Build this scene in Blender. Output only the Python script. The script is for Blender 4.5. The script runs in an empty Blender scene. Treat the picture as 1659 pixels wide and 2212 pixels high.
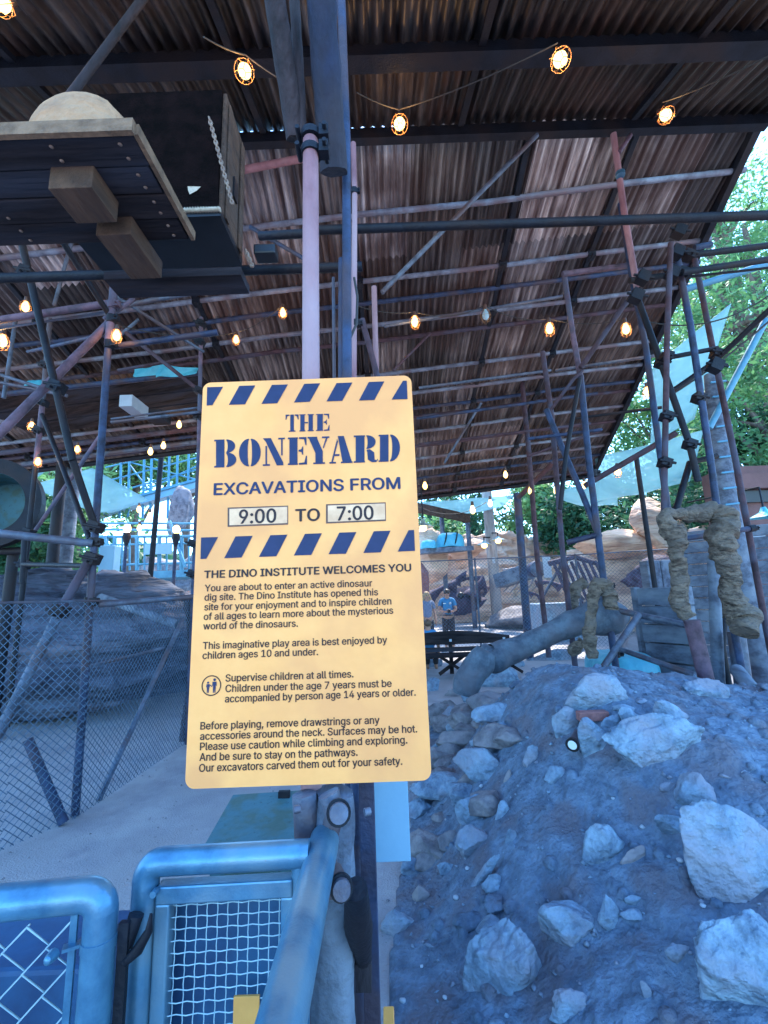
import bpy, bmesh, math, random
from mathutils import Vector, Matrix, noise
random.seed(7)
R = math.radians
SC = bpy.context.scene
COL = SC.collection

# ------------------------------------------------------------------ camera
F, TH, SR = 960.0, R(10.9), 0.036            # focal length (reference px), pitch up, roll
CR = math.sqrt(1 - SR * SR)
CX, CY, EYE = 829.5, 1106.0, 1.6
fw = Vector((0, math.cos(TH), math.sin(TH)))
up0 = Vector((0, -math.sin(TH), math.cos(TH)))
rt = Vector((CR, 0, 0)) - up0 * SR
up = Vector((SR, 0, 0)) + up0 * CR
O = Vector((0, 0, EYE))
cam_d = bpy.data.cameras.new('camera')
cam = bpy.data.objects.new('camera', cam_d)
COL.objects.link(cam)
cam.matrix_world = Matrix(((rt.x, up.x, -fw.x, O.x), (rt.y, up.y, -fw.y, O.y), (rt.z, up.z, -fw.z, O.z), (0, 0, 0, 1)))
cam_d.sensor_fit = 'HORIZONTAL'
cam_d.sensor_width = 36
cam_d.lens = 36 * F / 1659
cam_d.clip_start = 0.05
cam_d.clip_end = 1000
SC.camera = cam

# ------------------------------------------------------------------ light
SUN_EL, SUN_AZ = R(60), R(22)                # sun ahead, above the roof: the dig beyond is lit, the gate lies in shade
w = bpy.data.worlds.new('World')
SC.world = w
w.use_nodes = True
nt = w.node_tree
bg = nt.nodes['Background']
sky = nt.nodes.new('ShaderNodeTexSky')
sky.sky_type = 'NISHITA'
sky.sun_disc = False
sky.sun_elevation = SUN_EL
sky.sun_rotation = SUN_AZ
sky.air_density = 1.0
sky.dust_density = 0.3
sky.ozone_density = 5.0
tintn = nt.nodes.new('ShaderNodeMix')           # blue tint multiplied over the sky, a colour grade put into its light
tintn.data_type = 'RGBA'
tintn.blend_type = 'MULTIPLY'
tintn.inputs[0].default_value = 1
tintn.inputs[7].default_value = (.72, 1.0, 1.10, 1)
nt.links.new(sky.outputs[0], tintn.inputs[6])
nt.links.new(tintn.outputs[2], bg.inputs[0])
bg.inputs[1].default_value = 0.15
sd = bpy.data.lights.new('sun', 'SUN')
sd.energy = 2.0
sd.angle = R(6)
sd.color = (1.0, 0.93, 0.82)
so = bpy.data.objects.new('sun', sd)
COL.objects.link(so)
sdir = Vector((math.sin(SUN_AZ) * math.cos(SUN_EL), math.cos(SUN_AZ) * math.cos(SUN_EL), math.sin(SUN_EL)))
so.rotation_euler = sdir.to_track_quat('Z', 'Y').to_euler()
vs = SC.view_settings
vs.view_transform = 'Standard'
vs.look = 'None'
vs.gamma = 1
vs.exposure = 2.85
LAMP_W = 0.75                                # watts of one bare bulb

# ------------------------------------------------------------------ helpers
def ray(x, y): return rt * ((x - CX) / F) + up * ((CY - y) / F) + fw
def at(x, y, Y):
    d = ray(x, y)
    return O + d * (Y / d.y)
def atz(x, y, Z):
    d = ray(x, y)
    return O + d * ((Z - EYE) / d.z)
def dep(p): return (p - O).dot(fw)
def px(n, p): return n * dep(p) / F            # metres that span n reference pixels at p
def sstep(t):
    t = max(0.0, min(1.0, t))
    return t * t * (3 - 2 * t)
def fbm(p, o=4): return noise.fractal(p, 1.0, 2.0, o)

def tag(o, label=None, cat=None, group=None, kind=None):
    if label: o['label'] = label
    if cat: o['category'] = cat
    if group: o['group'] = group
    if kind: o['kind'] = kind
    return o

def thing(name, label, cat, loc, group=None):
    o = bpy.data.objects.new(name, None)
    COL.objects.link(o)
    o.location = loc
    o.empty_display_size = 0.1
    return tag(o, label, cat, group)

class MB:
    def __init__(s):
        s.v, s.f, s.sm = [], [], []
    def add(s, vs, fs, smooth=False):
        b = len(s.v)
        s.v += [Vector(q) for q in vs]
        for f in fs:
            s.f.append([b + i for i in f])
            s.sm.append(smooth)
    def loft(s, pts, rad, n=10, caps=True, fold=None, closed=False):
        pts = [Vector(p) for p in pts]
        m = len(pts)
        if not hasattr(rad, '__len__'): rad = [rad] * m
        vs, prev = [], None
        for i, p in enumerate(pts):
            t = (pts[min(i + 1, m - 1)] - pts[max(i - 1, 0)])
            if closed: t = pts[(i + 1) % m] - pts[i - 1]
            t = t.normalized()
            if prev is None:
                a = Vector((0, 0, 1)) if abs(t.z) < 0.9 else Vector((1, 0, 0))
                x = t.cross(a).normalized()
            else:
                x = (prev - t * prev.dot(t)).normalized()
            prev = x
            y = t.cross(x)
            for k in range(n):
                an = 2 * math.pi * k / n
                r = rad[i] if not fold else rad[i] * fold(i / (m - 1), an, p)
                vs.append(p + x * (math.cos(an) * r) + y * (math.sin(an) * r))
        fs = []
        for i in range(m if closed else m - 1):
            j = (i + 1) % m
            for k in range(n):
                k2 = (k + 1) % n
                fs.append((i * n + k, i * n + k2, j * n + k2, j * n + k))
        s.add(vs, fs, n > 4)
        if caps and not closed:
            s.add(vs[:n], [list(range(n))[::-1]])
            s.add(vs[-n:], [list(range(n))])
        return s
    def tube(s, p, q, r, n=12, r2=None): return s.loft([p, q], [r, r if r2 is None else r2], n)
    def box(s, c, size, M=None):
        c = Vector(c)
        hx, hy, hz = [a / 2 for a in size]
        vs = [Vector((sx * hx, sy * hy, sz * hz)) for sx in (-1, 1) for sy in (-1, 1) for sz in (-1, 1)]
        if M is not None: vs = [M @ q for q in vs]
        s.add([c + q for q in vs], [(0, 1, 3, 2), (4, 6, 7, 5), (0, 4, 5, 1), (2, 3, 7, 6), (0, 2, 6, 4), (1, 5, 7, 3)])
        return s
    def beam(s, p, q, wd, ht, upv=(0, 0, 1)):
        p, q = Vector(p), Vector(q)
        t = (q - p).normalized()
        u = Vector(upv)
        if abs(t.dot(u)) > 0.95: u = Vector((0, 1, 0))
        x = t.cross(u).normalized()
        y = x.cross(t)
        M = Matrix((x, t, y)).transposed()
        return s.box((p + q) / 2, (wd, (q - p).length, ht), M)
    def ell(s, c, r, nu=14, nv=9, M=None):
        c = Vector(c)
        vs, fs = [], []
        for j in range(nv + 1):
            th = math.pi * j / nv
            for i in range(nu):
                ph = 2 * math.pi * i / nu
                q = Vector((r[0] * math.sin(th) * math.cos(ph), r[1] * math.sin(th) * math.sin(ph), r[2] * math.cos(th)))
                if M is not None: q = M @ q
                vs.append(c + q)
        for j in range(nv):
            for i in range(nu):
                i2 = (i + 1) % nu
                fs.append((j * nu + i, (j + 1) * nu + i, (j + 1) * nu + i2, j * nu + i2))
        s.add(vs, fs, True)
        return s
    def build(s, name, mat, parent=None, label=None, cat=None, group=None, kind=None, bevel=0):
        me = bpy.data.meshes.new(name)
        if parent is None:
            xs = [q.x for q in s.v]; ys = [q.y for q in s.v]; zs = [q.z for q in s.v]
            org = Vector(((min(xs) + max(xs)) / 2, (min(ys) + max(ys)) / 2, min(zs)))
        else:
            org = parent.matrix_world.translation if parent.type != 'EMPTY' else Vector(parent.location)
            p = parent.parent
            org = Vector(parent['wloc']) if 'wloc' in parent else Vector(parent.location)
        me.from_pydata([q - org for q in s.v], [], s.f)
        me.polygons.foreach_set('use_smooth', s.sm)
        me.materials.append(mat)
        me.update()
        o = bpy.data.objects.new(name, me)
        COL.objects.link(o)
        if parent is None: o.location = org
        else: o.parent = parent
        WL[o.name] = org.copy()
        if bevel:
            b = o.modifiers.new('bevel', 'BEVEL')
            b.width = bevel; b.segments = 2; b.limit_method = 'ANGLE'
        return tag(o, label, cat, group, kind)
WL = {}
_orig_build = MB.build
def _build(s, name, mat, parent=None, **k):
    """parts carry world-space coordinates; shift them into the frame of their (unrotated) thing"""
    if parent is None: return _orig_build(s, name, mat, None, **k)
    org = WL.get(parent.name, Vector(parent.location))
    me = bpy.data.meshes.new(name)
    me.from_pydata([q - org for q in s.v], [], s.f)
    me.polygons.foreach_set('use_smooth', s.sm)
    me.materials.append(mat)
    me.update()
    o = bpy.data.objects.new(name, me)
    COL.objects.link(o)
    o.parent = parent
    WL[o.name] = org.copy()
    b = k.pop('bevel', 0)
    if b:
        m = o.modifiers.new('bevel', 'BEVEL'); m.width = b; m.segments = 2; m.limit_method = 'ANGLE'
    k.pop('cat', None)
    return tag(o, k.get('label'), None, None, k.get('kind'))
MB.build = _build

# ------------------------------------------------------------------ materials
def mat(name, c1, c2=None, c3=None, sc=6.0, rough=0.75, metal=0.0, bump=0.3, bsc=40.0, stretch=(1, 1, 1), det=6.0, lo=0.38, hi=0.62, spec=0.4, bdist=0.02):
    m = bpy.data.materials.new(name)
    m.use_nodes = True
    t = m.node_tree; N = t.nodes; L = t.links
    b = N['Principled BSDF']
    b.inputs['Roughness'].default_value = rough
    b.inputs['Metallic'].default_value = metal
    b.inputs['Specular IOR Level'].default_value = spec
    g = N.new('ShaderNodeNewGeometry')
    mp = N.new('ShaderNodeMapping')
    mp.inputs['Scale'].default_value = stretch
    L.new(g.outputs['Position'], mp.inputs[0])
    n1 = N.new('ShaderNodeTexNoise')
    n1.inputs['Scale'].default_value = sc; n1.inputs['Detail'].default_value = det; n1.inputs['Roughness'].default_value = 0.65
    L.new(mp.outputs[0], n1.inputs['Vector'])
    c2 = c2 or tuple(x * 0.6 for x in c1)
    cr = N.new('ShaderNodeValToRGB')
    cr.color_ramp.elements[0].position = lo; cr.color_ramp.elements[0].color = (*c2, 1)
    cr.color_ramp.elements[1].position = hi; cr.color_ramp.elements[1].color = (*c1, 1)
    L.new(n1.outputs['Fac'], cr.inputs[0])
    out = cr.outputs[0]
    if c3:
        n2 = N.new('ShaderNodeTexNoise')
        n2.inputs['Scale'].default_value = sc * 0.37; n2.inputs['Detail'].default_value = 4
        mp2 = N.new('ShaderNodeMapping'); mp2.inputs['Location'].default_value = (3.1, 7.7, 1.3); mp2.inputs['Scale'].default_value = stretch
        L.new(g.outputs['Position'], mp2.inputs[0]); L.new(mp2.outputs[0], n2.inputs['Vector'])
        r2 = N.new('ShaderNodeValToRGB'); r2.color_ramp.elements[0].position = 0.48; r2.color_ramp.elements[1].position = 0.62
        L.new(n2.outputs['Fac'], r2.inputs[0])
        mx = N.new('ShaderNodeMix'); mx.data_type = 'RGBA'
        L.new(r2.outputs[0], mx.inputs[0]); L.new(out, mx.inputs[6]); mx.inputs[7].default_value = (*c3, 1)
        out = mx.outputs[2]
    L.new(out, b.inputs['Base Color'])
    if bump:
        n3 = N.new('ShaderNodeTexNoise'); n3.inputs['Scale'].default_value = bsc; n3.inputs['Detail'].default_value = 5
        L.new(mp.outputs[0], n3.inputs['Vector'])
        bp = N.new('ShaderNodeBump'); bp.inputs['Strength'].default_value = bump; bp.inputs['Distance'].default_value = bdist
        L.new(n3.outputs['Fac'], bp.inputs['Height'])
        L.new(bp.outputs[0], b.inputs['Normal'])

    return m

M = {}
M['steel'] = mat('galvanised steel', (.105, .13, .18), (.04, .05, .075), (.085, .062, .07), sc=7, rough=.55, metal=.2, bump=.25, bsc=70, lo=.36, hi=.6)
M['rust'] = mat('rusted steel', (.072, .036, .045), (.026, .013, .018), (.055, .05, .075), sc=7, rough=.8, metal=.05, bump=.3, bsc=60, lo=.36, hi=.6)
M['pink'] = mat('faded red oxide steel', (.30, .145, .155), (.17, .075, .085), (.34, .22, .23), sc=5, rough=.75, metal=.05, bump=.3, bsc=60, stretch=(1, 1, .4), lo=.36, hi=.6)
M['navytimber'] = mat('navy painted timber', (.010, .018, .048), (.004, .006, .016), (.022, .02, .03), sc=7, rough=.85, bump=.5, bsc=40, stretch=(1, 1, .15))
M['mauve'] = mat('dull mauve painted steel', (.145, .085, .115), (.05, .032, .045), (.07, .07, .105), sc=6, rough=.7, metal=.05, bump=.3, bsc=60, lo=.36, hi=.6)
M['dark'] = mat('dark weathered steel', (.009, .012, .020), (.004, .005, .009), (.016, .012, .014), sc=6, rough=.6, metal=.05, bump=.25, bsc=60, spec=.25)
M['bluesteel'] = mat('blue painted steel', (.024, .046, .105), (.008, .014, .034), (.050, .036, .05), sc=7, rough=.62, metal=.05, bump=.3, bsc=50, lo=.36, hi=.6)
M['cyan'] = mat('light blue painted steel', (.075, .25, .36), (.05, .18, .28), sc=4, rough=.5, bump=.1)
M['galv'] = mat('galvanised tube', (.085, .225, .335), (.045, .135, .225), (.14, .25, .32), sc=16, rough=.34, metal=.5, bump=.06, bsc=160, lo=.32, hi=.62)
M['wire'] = mat('galvanised wire', (.34, .50, .56), (.28, .42, .48), sc=30, rough=.4, metal=.3, bump=0)
M['wiredark'] = mat('fence wire', (.10, .16, .23), (.05, .085, .13), sc=20, rough=.5, metal=.1, bump=0)
M['wood'] = mat('grey weathered timber', (.12, .15, .20), (.055, .065, .09), (.15, .18, .22), sc=9, rough=.9, bump=.7, bsc=30, stretch=(1, .15, 1))
M['woodpost'] = mat('weathered timber post', (.040, .028, .032), (.010, .008, .010), (.024, .02, .026), sc=9, rough=.9, bump=.9, bsc=30, stretch=(1, 1, .12))
M['woodtan'] = mat('sawn tan timber', (.095, .05, .03), (.04, .02, .013), (.07, .042, .03), sc=9, rough=.9, bump=.7, bsc=40, stretch=(1, .2, 1))
M['edge'] = mat('pale plank edge', (.22, .13, .075), (.12, .07, .04), sc=12, rough=.9, bump=.5)
M['woodpale'] = mat('pale grey timber', (.40, .34, .31), (.20, .165, .155), (.30, .27, .26), sc=8, rough=.9, bump=.6, bsc=20, stretch=(1, 1, .15))
M['purlin'] = mat('dull zinc pipe', (.19, .215, .27), (.085, .085, .11), (.13, .09, .10), sc=5, rough=.6, metal=.1, bump=.2, bsc=60)
M['plank'] = mat('platform planks', (.036, .028, .029), (.008, .007, .009), (.036, .038, .05), sc=8, rough=.95, bump=.9, bsc=25, stretch=(.12, 1, 1), lo=.36, hi=.62, spec=.15)
M['burlap'] = mat('burlap sacking', (.20, .15, .112), (.06, .044, .034), (.15, .12, .098), sc=11, rough=1, bump=1.0, bsc=26, bdist=.045, lo=.38, hi=.58, stretch=(1, 1, 2.2))
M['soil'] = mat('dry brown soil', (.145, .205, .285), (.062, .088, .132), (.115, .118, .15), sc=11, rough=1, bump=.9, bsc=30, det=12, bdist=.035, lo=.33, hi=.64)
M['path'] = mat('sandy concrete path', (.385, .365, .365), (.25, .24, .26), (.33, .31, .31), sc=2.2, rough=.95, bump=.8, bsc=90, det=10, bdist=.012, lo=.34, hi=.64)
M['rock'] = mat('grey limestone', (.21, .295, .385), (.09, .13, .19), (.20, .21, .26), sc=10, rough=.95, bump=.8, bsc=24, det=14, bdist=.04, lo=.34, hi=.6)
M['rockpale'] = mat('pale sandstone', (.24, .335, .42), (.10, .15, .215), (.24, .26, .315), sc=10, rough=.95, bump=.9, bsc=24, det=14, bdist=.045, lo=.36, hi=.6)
M['rockbrown'] = mat('brown sandstone', (.215, .205, .22), (.10, .095, .11), (.24, .22, .235), sc=8, rough=.95, bump=.8, bsc=20, det=12, bdist=.03)
M['rockred'] = mat('red brick', (.28, .12, .11), (.19, .08, .08), sc=12, rough=.95, bump=.5)
M['bone'] = mat('aged fossil bone', (.105, .135, .17), (.045, .06, .085), (.095, .095, .115), sc=7, rough=.8, bump=.8, bsc=16, stretch=(1, 1, 1))
M['purple'] = mat('dark fossil bone', (.08, .06, .10), (.035, .028, .05), sc=6, rough=.8, bump=.4)
M['bonepale'] = mat('pale fossil bone', (.26, .23, .23), (.17, .15, .16), sc=6, rough=.8, bump=.4)
M['plaster'] = mat('plaster field jacket', (.46, .25, .13), (.30, .16, .085), (.38, .23, .13), sc=7, rough=.95, bump=1.0, bsc=16, bdist=.03)
M['tarp'] = mat('light blue tarpaulin', (.07, .36, .45), (.05, .28, .38), sc=3, rough=.5, bump=.5, bsc=9, bdist=.05)
M['mesh'] = mat('dark woven side cloth', (.009, .005, .005), (.004, .003, .003), sc=10, rough=1, bump=.5, bsc=80, spec=.02)
M['green'] = mat('green speckled lid paint', (.055, .15, .175), (.016, .055, .06), (.06, .115, .10), sc=26, rough=.6, bump=.2, lo=.30, hi=.42)
M['panel'] = mat('pale painted sheet', (.17, .33, .45), (.14, .29, .41), sc=3, rough=.5, bump=.05)
M['yellow'] = mat('yellow painted edge', (.60, .27, .06), (.50, .22, .05), sc=6, rough=.6, bump=.1)
M['rope'] = mat('pale rope', (.5, .4, .3), (.35, .27, .2), sc=40, rough=1, bump=.3)
M['chain'] = mat('rusty chain', (.28, .2, .15), (.16, .1, .08), sc=30, rough=.6, metal=.4, bump=0)
M['socket'] = mat('brown lamp socket', (.10, .05, .035), (.06, .03, .02), sc=20, rough=.5, bump=0)
M['copper'] = mat('brass lamp cage', (.45, .22, .09), (.35, .15, .05), sc=20, rough=.4, metal=.5, bump=0)
M['cable'] = mat('black rubber cable', (.04, .035, .035), (.03, .03, .03), sc=5, rough=.7, bump=0)
M['skin'] = mat('skin', (.40, .21, .14), (.36, .19, .13), sc=10, rough=.6, bump=0)
M['hairblond'] = mat('blond hair', (.40, .27, .15), (.30, .19, .10), sc=30, rough=.6, bump=.3)
M['hairdark'] = mat('dark brown hair', (.035, .022, .018), (.02, .012, .01), sc=30, rough=.5, bump=.3)
M['hairbrown'] = mat('brown hair', (.13, .075, .045), (.08, .045, .03), sc=30, rough=.6, bump=.3)
M['shirt'] = mat('light blue uniform shirt', (.035, .20, .40), (.03, .16, .34), sc=6, rough=.8, bump=.3, bsc=12)
M['shirtgrey'] = mat('blue grey top', (.16, .2, .3), (.13, .16, .25), sc=6, rough=.9, bump=.2)
M['trouser'] = mat('black trousers', (.03, .028, .035), (.02, .02, .025), sc=6, rough=.9, bump=.2)
M['badge'] = mat('silver badge', (.6, .6, .6), (.5, .5, .5), sc=6, rough=.3, metal=.6, bump=0)
M['bark'] = mat('grey brown bark', (.16, .12, .10), (.08, .06, .05), sc=6, rough=1, bump=.8, bsc=14, stretch=(1, 1, .3))
M['redwall'] = mat('brown painted board', (.15, .075, .07), (.12, .06, .055), sc=3, rough=.85, bump=.2)
M['lens'] = mat('pale lamp lens', (.6, .66, .66), (.55, .6, .6), sc=6, rough=.2, bump=0)
M['shade'] = mat('enamel lamp shade', (.30, .38, .36), (.22, .29, .28), sc=8, rough=.35, metal=.2, bump=0)
M['white'] = mat('off white board', (.36, .40, .45), (.31, .35, .40), sc=4, rough=.7, bump=.05)
M['black'] = mat('black plastic', (.015, .016, .02), (.01, .01, .012), sc=4, rough=.4, bump=0)
# sign paints
M['signyellow'] = mat('yellow sign enamel', (.96, .405, .127), (.89, .355, .105), (.80, .315, .105), sc=9, rough=.5, bump=.04, bsc=60, lo=.3, hi=.7, spec=.2)
M['navy'] = mat('navy sign paint', (.022, .030, .078), (.018, .025, .065), sc=20, rough=.5, bump=0, spec=.2)
M['ink'] = mat('dark brown sign lettering', (.035, .020, .020), (.028, .016, .016), sc=20, rough=.5, bump=0, spec=.2)
M['cream'] = mat('cream number plate', (.80, .46, .26), (.64, .34, .18), sc=16, rough=.6, bump=0)
M['frame'] = mat('dark plate frame', (.12, .06, .04), (.08, .04, .03), sc=20, rough=.6, bump=0)

def leafmat(name, c1, c2):
    m = mat(name, c1, c2, sc=.9, rough=.55, bump=0, lo=.35, hi=.65)
    t = m.node_tree; N = t.nodes; L = t.links
    b = N['Principled BSDF']
    tr = N.new('ShaderNodeBsdfTranslucent')
    mx = N.new('ShaderNodeMixShader'); mx.inputs[0].default_value = .45
    src = b.inputs['Base Color'].links[0].from_socket
    L.new(src, tr.inputs[0])
    L.new(b.outputs[0], mx.inputs[1]); L.new(tr.outputs[0], mx.inputs[2])
    L.new(mx.outputs[0], N['Material Output'].inputs[0])
    return m
M['leaf'] = leafmat('fresh green leaves', (.17, .35, .12), (.06, .17, .075))
M['leafdark'] = leafmat('deep green leaves', (.05, .16, .075), (.02, .08, .042))
M['sail'] = leafmat('shade sail cloth', (.17, .36, .42), (.12, .28, .34))

def netmat(m):
    t = m.node_tree; N = t.nodes; L = t.links
    o = N['Material Output']; src = o.inputs[0].links[0].from_socket
    tr = N.new('ShaderNodeBsdfTransparent'); mx = N.new('ShaderNodeMixShader'); mx.inputs[0].default_value = .35
    L.new(src, mx.inputs[1]); L.new(tr.outputs[0], mx.inputs[2]); L.new(mx.outputs[0], o.inputs[0])
netmat(M['sail'])
def roofmat(name, streak):
    m = bpy.data.materials.new(name); m.use_nodes = True
    t = m.node_tree; N = t.nodes; L = t.links; b = N['Principled BSDF']
    b.inputs['Roughness'].default_value = .48; b.inputs['Metallic'].default_value = .3
    at_ = N.new('ShaderNodeAttribute'); at_.attribute_name = 'tint'
    g = N.new('ShaderNodeNewGeometry')
    mp = N.new('ShaderNodeMapping'); mp.inputs['Scale'].default_value = (1.0, .06, .06)
    L.new(g.outputs['Position'], mp.inputs[0])
    n = N.new('ShaderNodeTexNoise'); n.inputs['Scale'].default_value = 9; n.inputs['Detail'].default_value = 6; n.inputs['Roughness'].default_value = .7
    L.new(mp.outputs[0], n.inputs['Vector'])
    cr = N.new('ShaderNodeValToRGB')
    e = cr.color_ramp.elements
    e[0].position = .40; e[0].color = (.055, .032, .03, 1)
    e[1].position = .68; e[1].color = (.40, .35, .335, 1)
    k = e.new(.5); k.color = (.145, .115, .112, 1)
    L.new(n.outputs['Fac'], cr.inputs[0])
    mx = N.new('ShaderNodeMix'); mx.data_type = 'RGBA'; mx.blend_type = 'MULTIPLY'; mx.inputs[0].default_value = 1
    L.new(cr.outputs[0], mx.inputs[6]); L.new(at_.outputs['Color'], mx.inputs[7])
    n2 = N.new('ShaderNodeTexNoise'); n2.inputs['Scale'].default_value = 1.1; n2.inputs['Detail'].default_value = 5
    L.new(g.outputs['Position'], n2.inputs['Vector'])
    r2 = N.new('ShaderNodeValToRGB'); r2.color_ramp.elements[0].position = .5; r2.color_ramp.elements[1].position = .64
    L.new(n2.outputs['Fac'], r2.inputs[0])
    m2 = N.new('ShaderNodeMix'); m2.data_type = 'RGBA'; m2.inputs[7].default_value = (.06, .03, .024, 1)
    ml = N.new('ShaderNodeMath'); ml.operation = 'MULTIPLY'; ml.inputs[1].default_value = .7
    L.new(r2.outputs[0], ml.inputs[0]); L.new(ml.outputs[0], m2.inputs[0]); L.new(mx.outputs[2], m2.inputs[6])
    L.new(m2.outputs[2], b.inputs['Base Color'])
    return m
M['tin'] = roofmat('rusty corrugated iron', 1)

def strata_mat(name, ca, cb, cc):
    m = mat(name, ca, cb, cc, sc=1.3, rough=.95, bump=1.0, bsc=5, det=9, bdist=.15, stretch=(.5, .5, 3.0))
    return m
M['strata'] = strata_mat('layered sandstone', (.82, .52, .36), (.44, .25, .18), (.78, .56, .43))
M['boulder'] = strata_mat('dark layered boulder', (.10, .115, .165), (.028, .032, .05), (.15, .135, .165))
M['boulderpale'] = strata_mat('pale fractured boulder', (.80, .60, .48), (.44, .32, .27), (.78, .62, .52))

def bulbmat():
    m = bpy.data.materials.new('glowing bulb glass'); m.use_nodes = True
    t = m.node_tree; N = t.nodes; L = t.links
    N.remove(N['Principled BSDF'])
    tr = N.new('ShaderNodeBsdfTransparent'); tr.inputs[0].default_value = (1, .93, .8, 1)
    em = N.new('ShaderNodeEmission'); em.inputs[0].default_value = (1, .60, .20, 1); em.inputs[1].default_value = 0.5
    a = N.new('ShaderNodeAddShader')
    L.new(tr.outputs[0], a.inputs[0]); L.new(em.outputs[0], a.inputs[1]); L.new(a.outputs[0], N['Material Output'].inputs[0])
    return m
M['bulb'] = bulbmat()
mb_ = mat('unlit bulb glass', (.35, .5, .56), (.3, .45, .52), sc=9, rough=.15, bump=0); M['deadbulb'] = mb_

# ------------------------------------------------------------------ terrain
def gz(x, y): return 0.22 * sstep((y - 12) / 8.0)
def mound(x, y):
    xl = -0.12 + .14 * (y - 2.0) + 0.05 * noise.noise(Vector((1.7, y * 1.3, 0)))
    wd = 2.0 - 1.0 * sstep((y - 1.0) / 2.6)
    a = sstep((x - xl) / wd * .78 + .02)
    if x > 1.3: a *= 1 - .16 * (x - 1.3) if x < 5 else .4
    b = .30 + .75 * sstep((y - .3) / 3.2)
    if y > 3.35: b *= 1 - sstep((y - 3.35) / (2.2 + 1.9 * (1 - sstep((x - .7) / .9))))
    h = 1.04 * a * b
    if h < .002: return 0.0
    e = min(1, h / .12)
    h += e * (.06 * fbm(Vector((x * 1.7, y * 1.7, 3))) + .022 * fbm(Vector((x * 6, y * 6, 9))) + .008 * fbm(Vector((x * 19, y * 19, 1)), 3))
    return max(h, 0)
def surf(x, y): return max(gz(x, y), mound(x, y))
def hit(u, v):
    d = ray(u, v)
    t = .6
    while t < 60:
        p = O + d * t
        if p.z < surf(p.x, p.y): break
        t += .02 if t < 8 else .1
    p = O + d * t
    return Vector((p.x, p.y, surf(p.x, p.y)))
def mnorm(x, y):
    e = .08
    return Vector((surf(x - e, y) - surf(x + e, y), surf(x, y - e) - surf(x, y + e), 2 * e)).normalized()

def grid(x0, x1, y0, y1, nx, ny, zf):
    mb = MB()
    vs = [Vector((x0 + (x1 - x0) * i / nx, y0 + (y1 - y0) * j / ny, 0)) for j in range(ny + 1) for i in range(nx + 1)]
    for q in vs: q.z = zf(q.x, q.y)
    mb.add(vs, [(j * (nx + 1) + i, j * (nx + 1) + i + 1, (j + 1) * (nx + 1) + i + 1, (j + 1) * (nx + 1) + i) for j in range(ny) for i in range(nx)], True)
    return mb
xs = [-300, -80, -30, -14] + [-10 + .5 * i for i in range(49)] + [16, 30, 80, 300]
ys = [-200, -60, -20, -6] + [-2 + .5 * i for i in range(61)] + [34, 50, 100, 400]
g = MB()
g.add([Vector((x, y, gz(x, y) + (.008 * fbm(Vector((x, y, 0))) if abs(x) < 12 else 0) - .012)) for y in ys for x in xs],
      [(j * len(xs) + i, j * len(xs) + i + 1, (j + 1) * len(xs) + i + 1, (j + 1) * len(xs) + i) for j in range(len(ys) - 1) for i in range(len(xs) - 1)], True)
tag(g.build('ground', M['path']), 'sandy grey path running past the gate into the dig site', 'path', kind='structure')
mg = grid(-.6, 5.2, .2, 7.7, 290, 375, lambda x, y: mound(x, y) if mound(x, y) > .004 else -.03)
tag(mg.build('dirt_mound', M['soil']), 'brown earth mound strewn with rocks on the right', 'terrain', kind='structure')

# ------------------------------------------------------------------ rocks
def rockshape(c, ax, seed, sub=4, cuts=12, rough=.10):
    """faceted stone: an icosphere cut by random planes, then worn by noise; ax = 3 half-axes (vectors)"""
    rnd = random.Random(seed)
    bm = bmesh.new()
    bmesh.ops.create_icosphere(bm, subdivisions=sub, radius=1)
    pl = []
    for i in range(cuts):
        n = Vector((rnd.gauss(0, 1), rnd.gauss(0, 1), rnd.gauss(0, 1))).normalized()
        pl.append((n, rnd.uniform(.50, .84)))
    off = Vector((rnd.uniform(0, 99), rnd.uniform(0, 99), rnd.uniform(0, 99)))
    mb = MB(); vs = []
    for v in bm.verts:
        q = v.co.copy()
        for n, d in pl:
            k = q.dot(n)
            if k > d: q -= n * (k - d) * .93
        w_ = abs(noise.noise(q * 2.1 + off * 1.3))
        q *= 1.22 + rough * 1.2 * fbm(q * 1.5 + off) + rough * .5 * fbm(q * 5 + off, 4) - rough * .8 * max(0, 1 - w_ / .08) + rough * .10 * fbm(q * 14 + off, 3)
        vs.append(c + ax[0] * q.x + ax[1] * q.y + ax[2] * q.z)
    bm.verts.index_update()
    mb.add(vs, [[v.index for v in f.verts] for f in bm.faces], True)
    bm.free()
    return mb
_seed = [100]
def rock(u, v, wp, hp, label, m='rock', ang=0, lift=.10, thick=.34, sub=4, group='rocks on the dirt mound', name='rock', cuts=13):
    _seed[0] += 1
    p = hit(u, v)
    hw, hh = px(wp, p) / 2, px(hp, p) / 2
    a = R(ang)
    X = rt * math.cos(a) + up * math.sin(a)
    Y = up * math.cos(a) - rt * math.sin(a)
    n = mnorm(p.x, p.y)
    c = p + n * (min(hw, hh) * lift)
    dd = min(hw, hh) * thick / .55 * .8
    if wp > 90: sub = 5
    mb = rockshape(c, (X * hw, Y * hh, fw * dd), _seed[0], sub, cuts)
    return mb.build(name, M[m], label=label, cat='rock', group=group)

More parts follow.
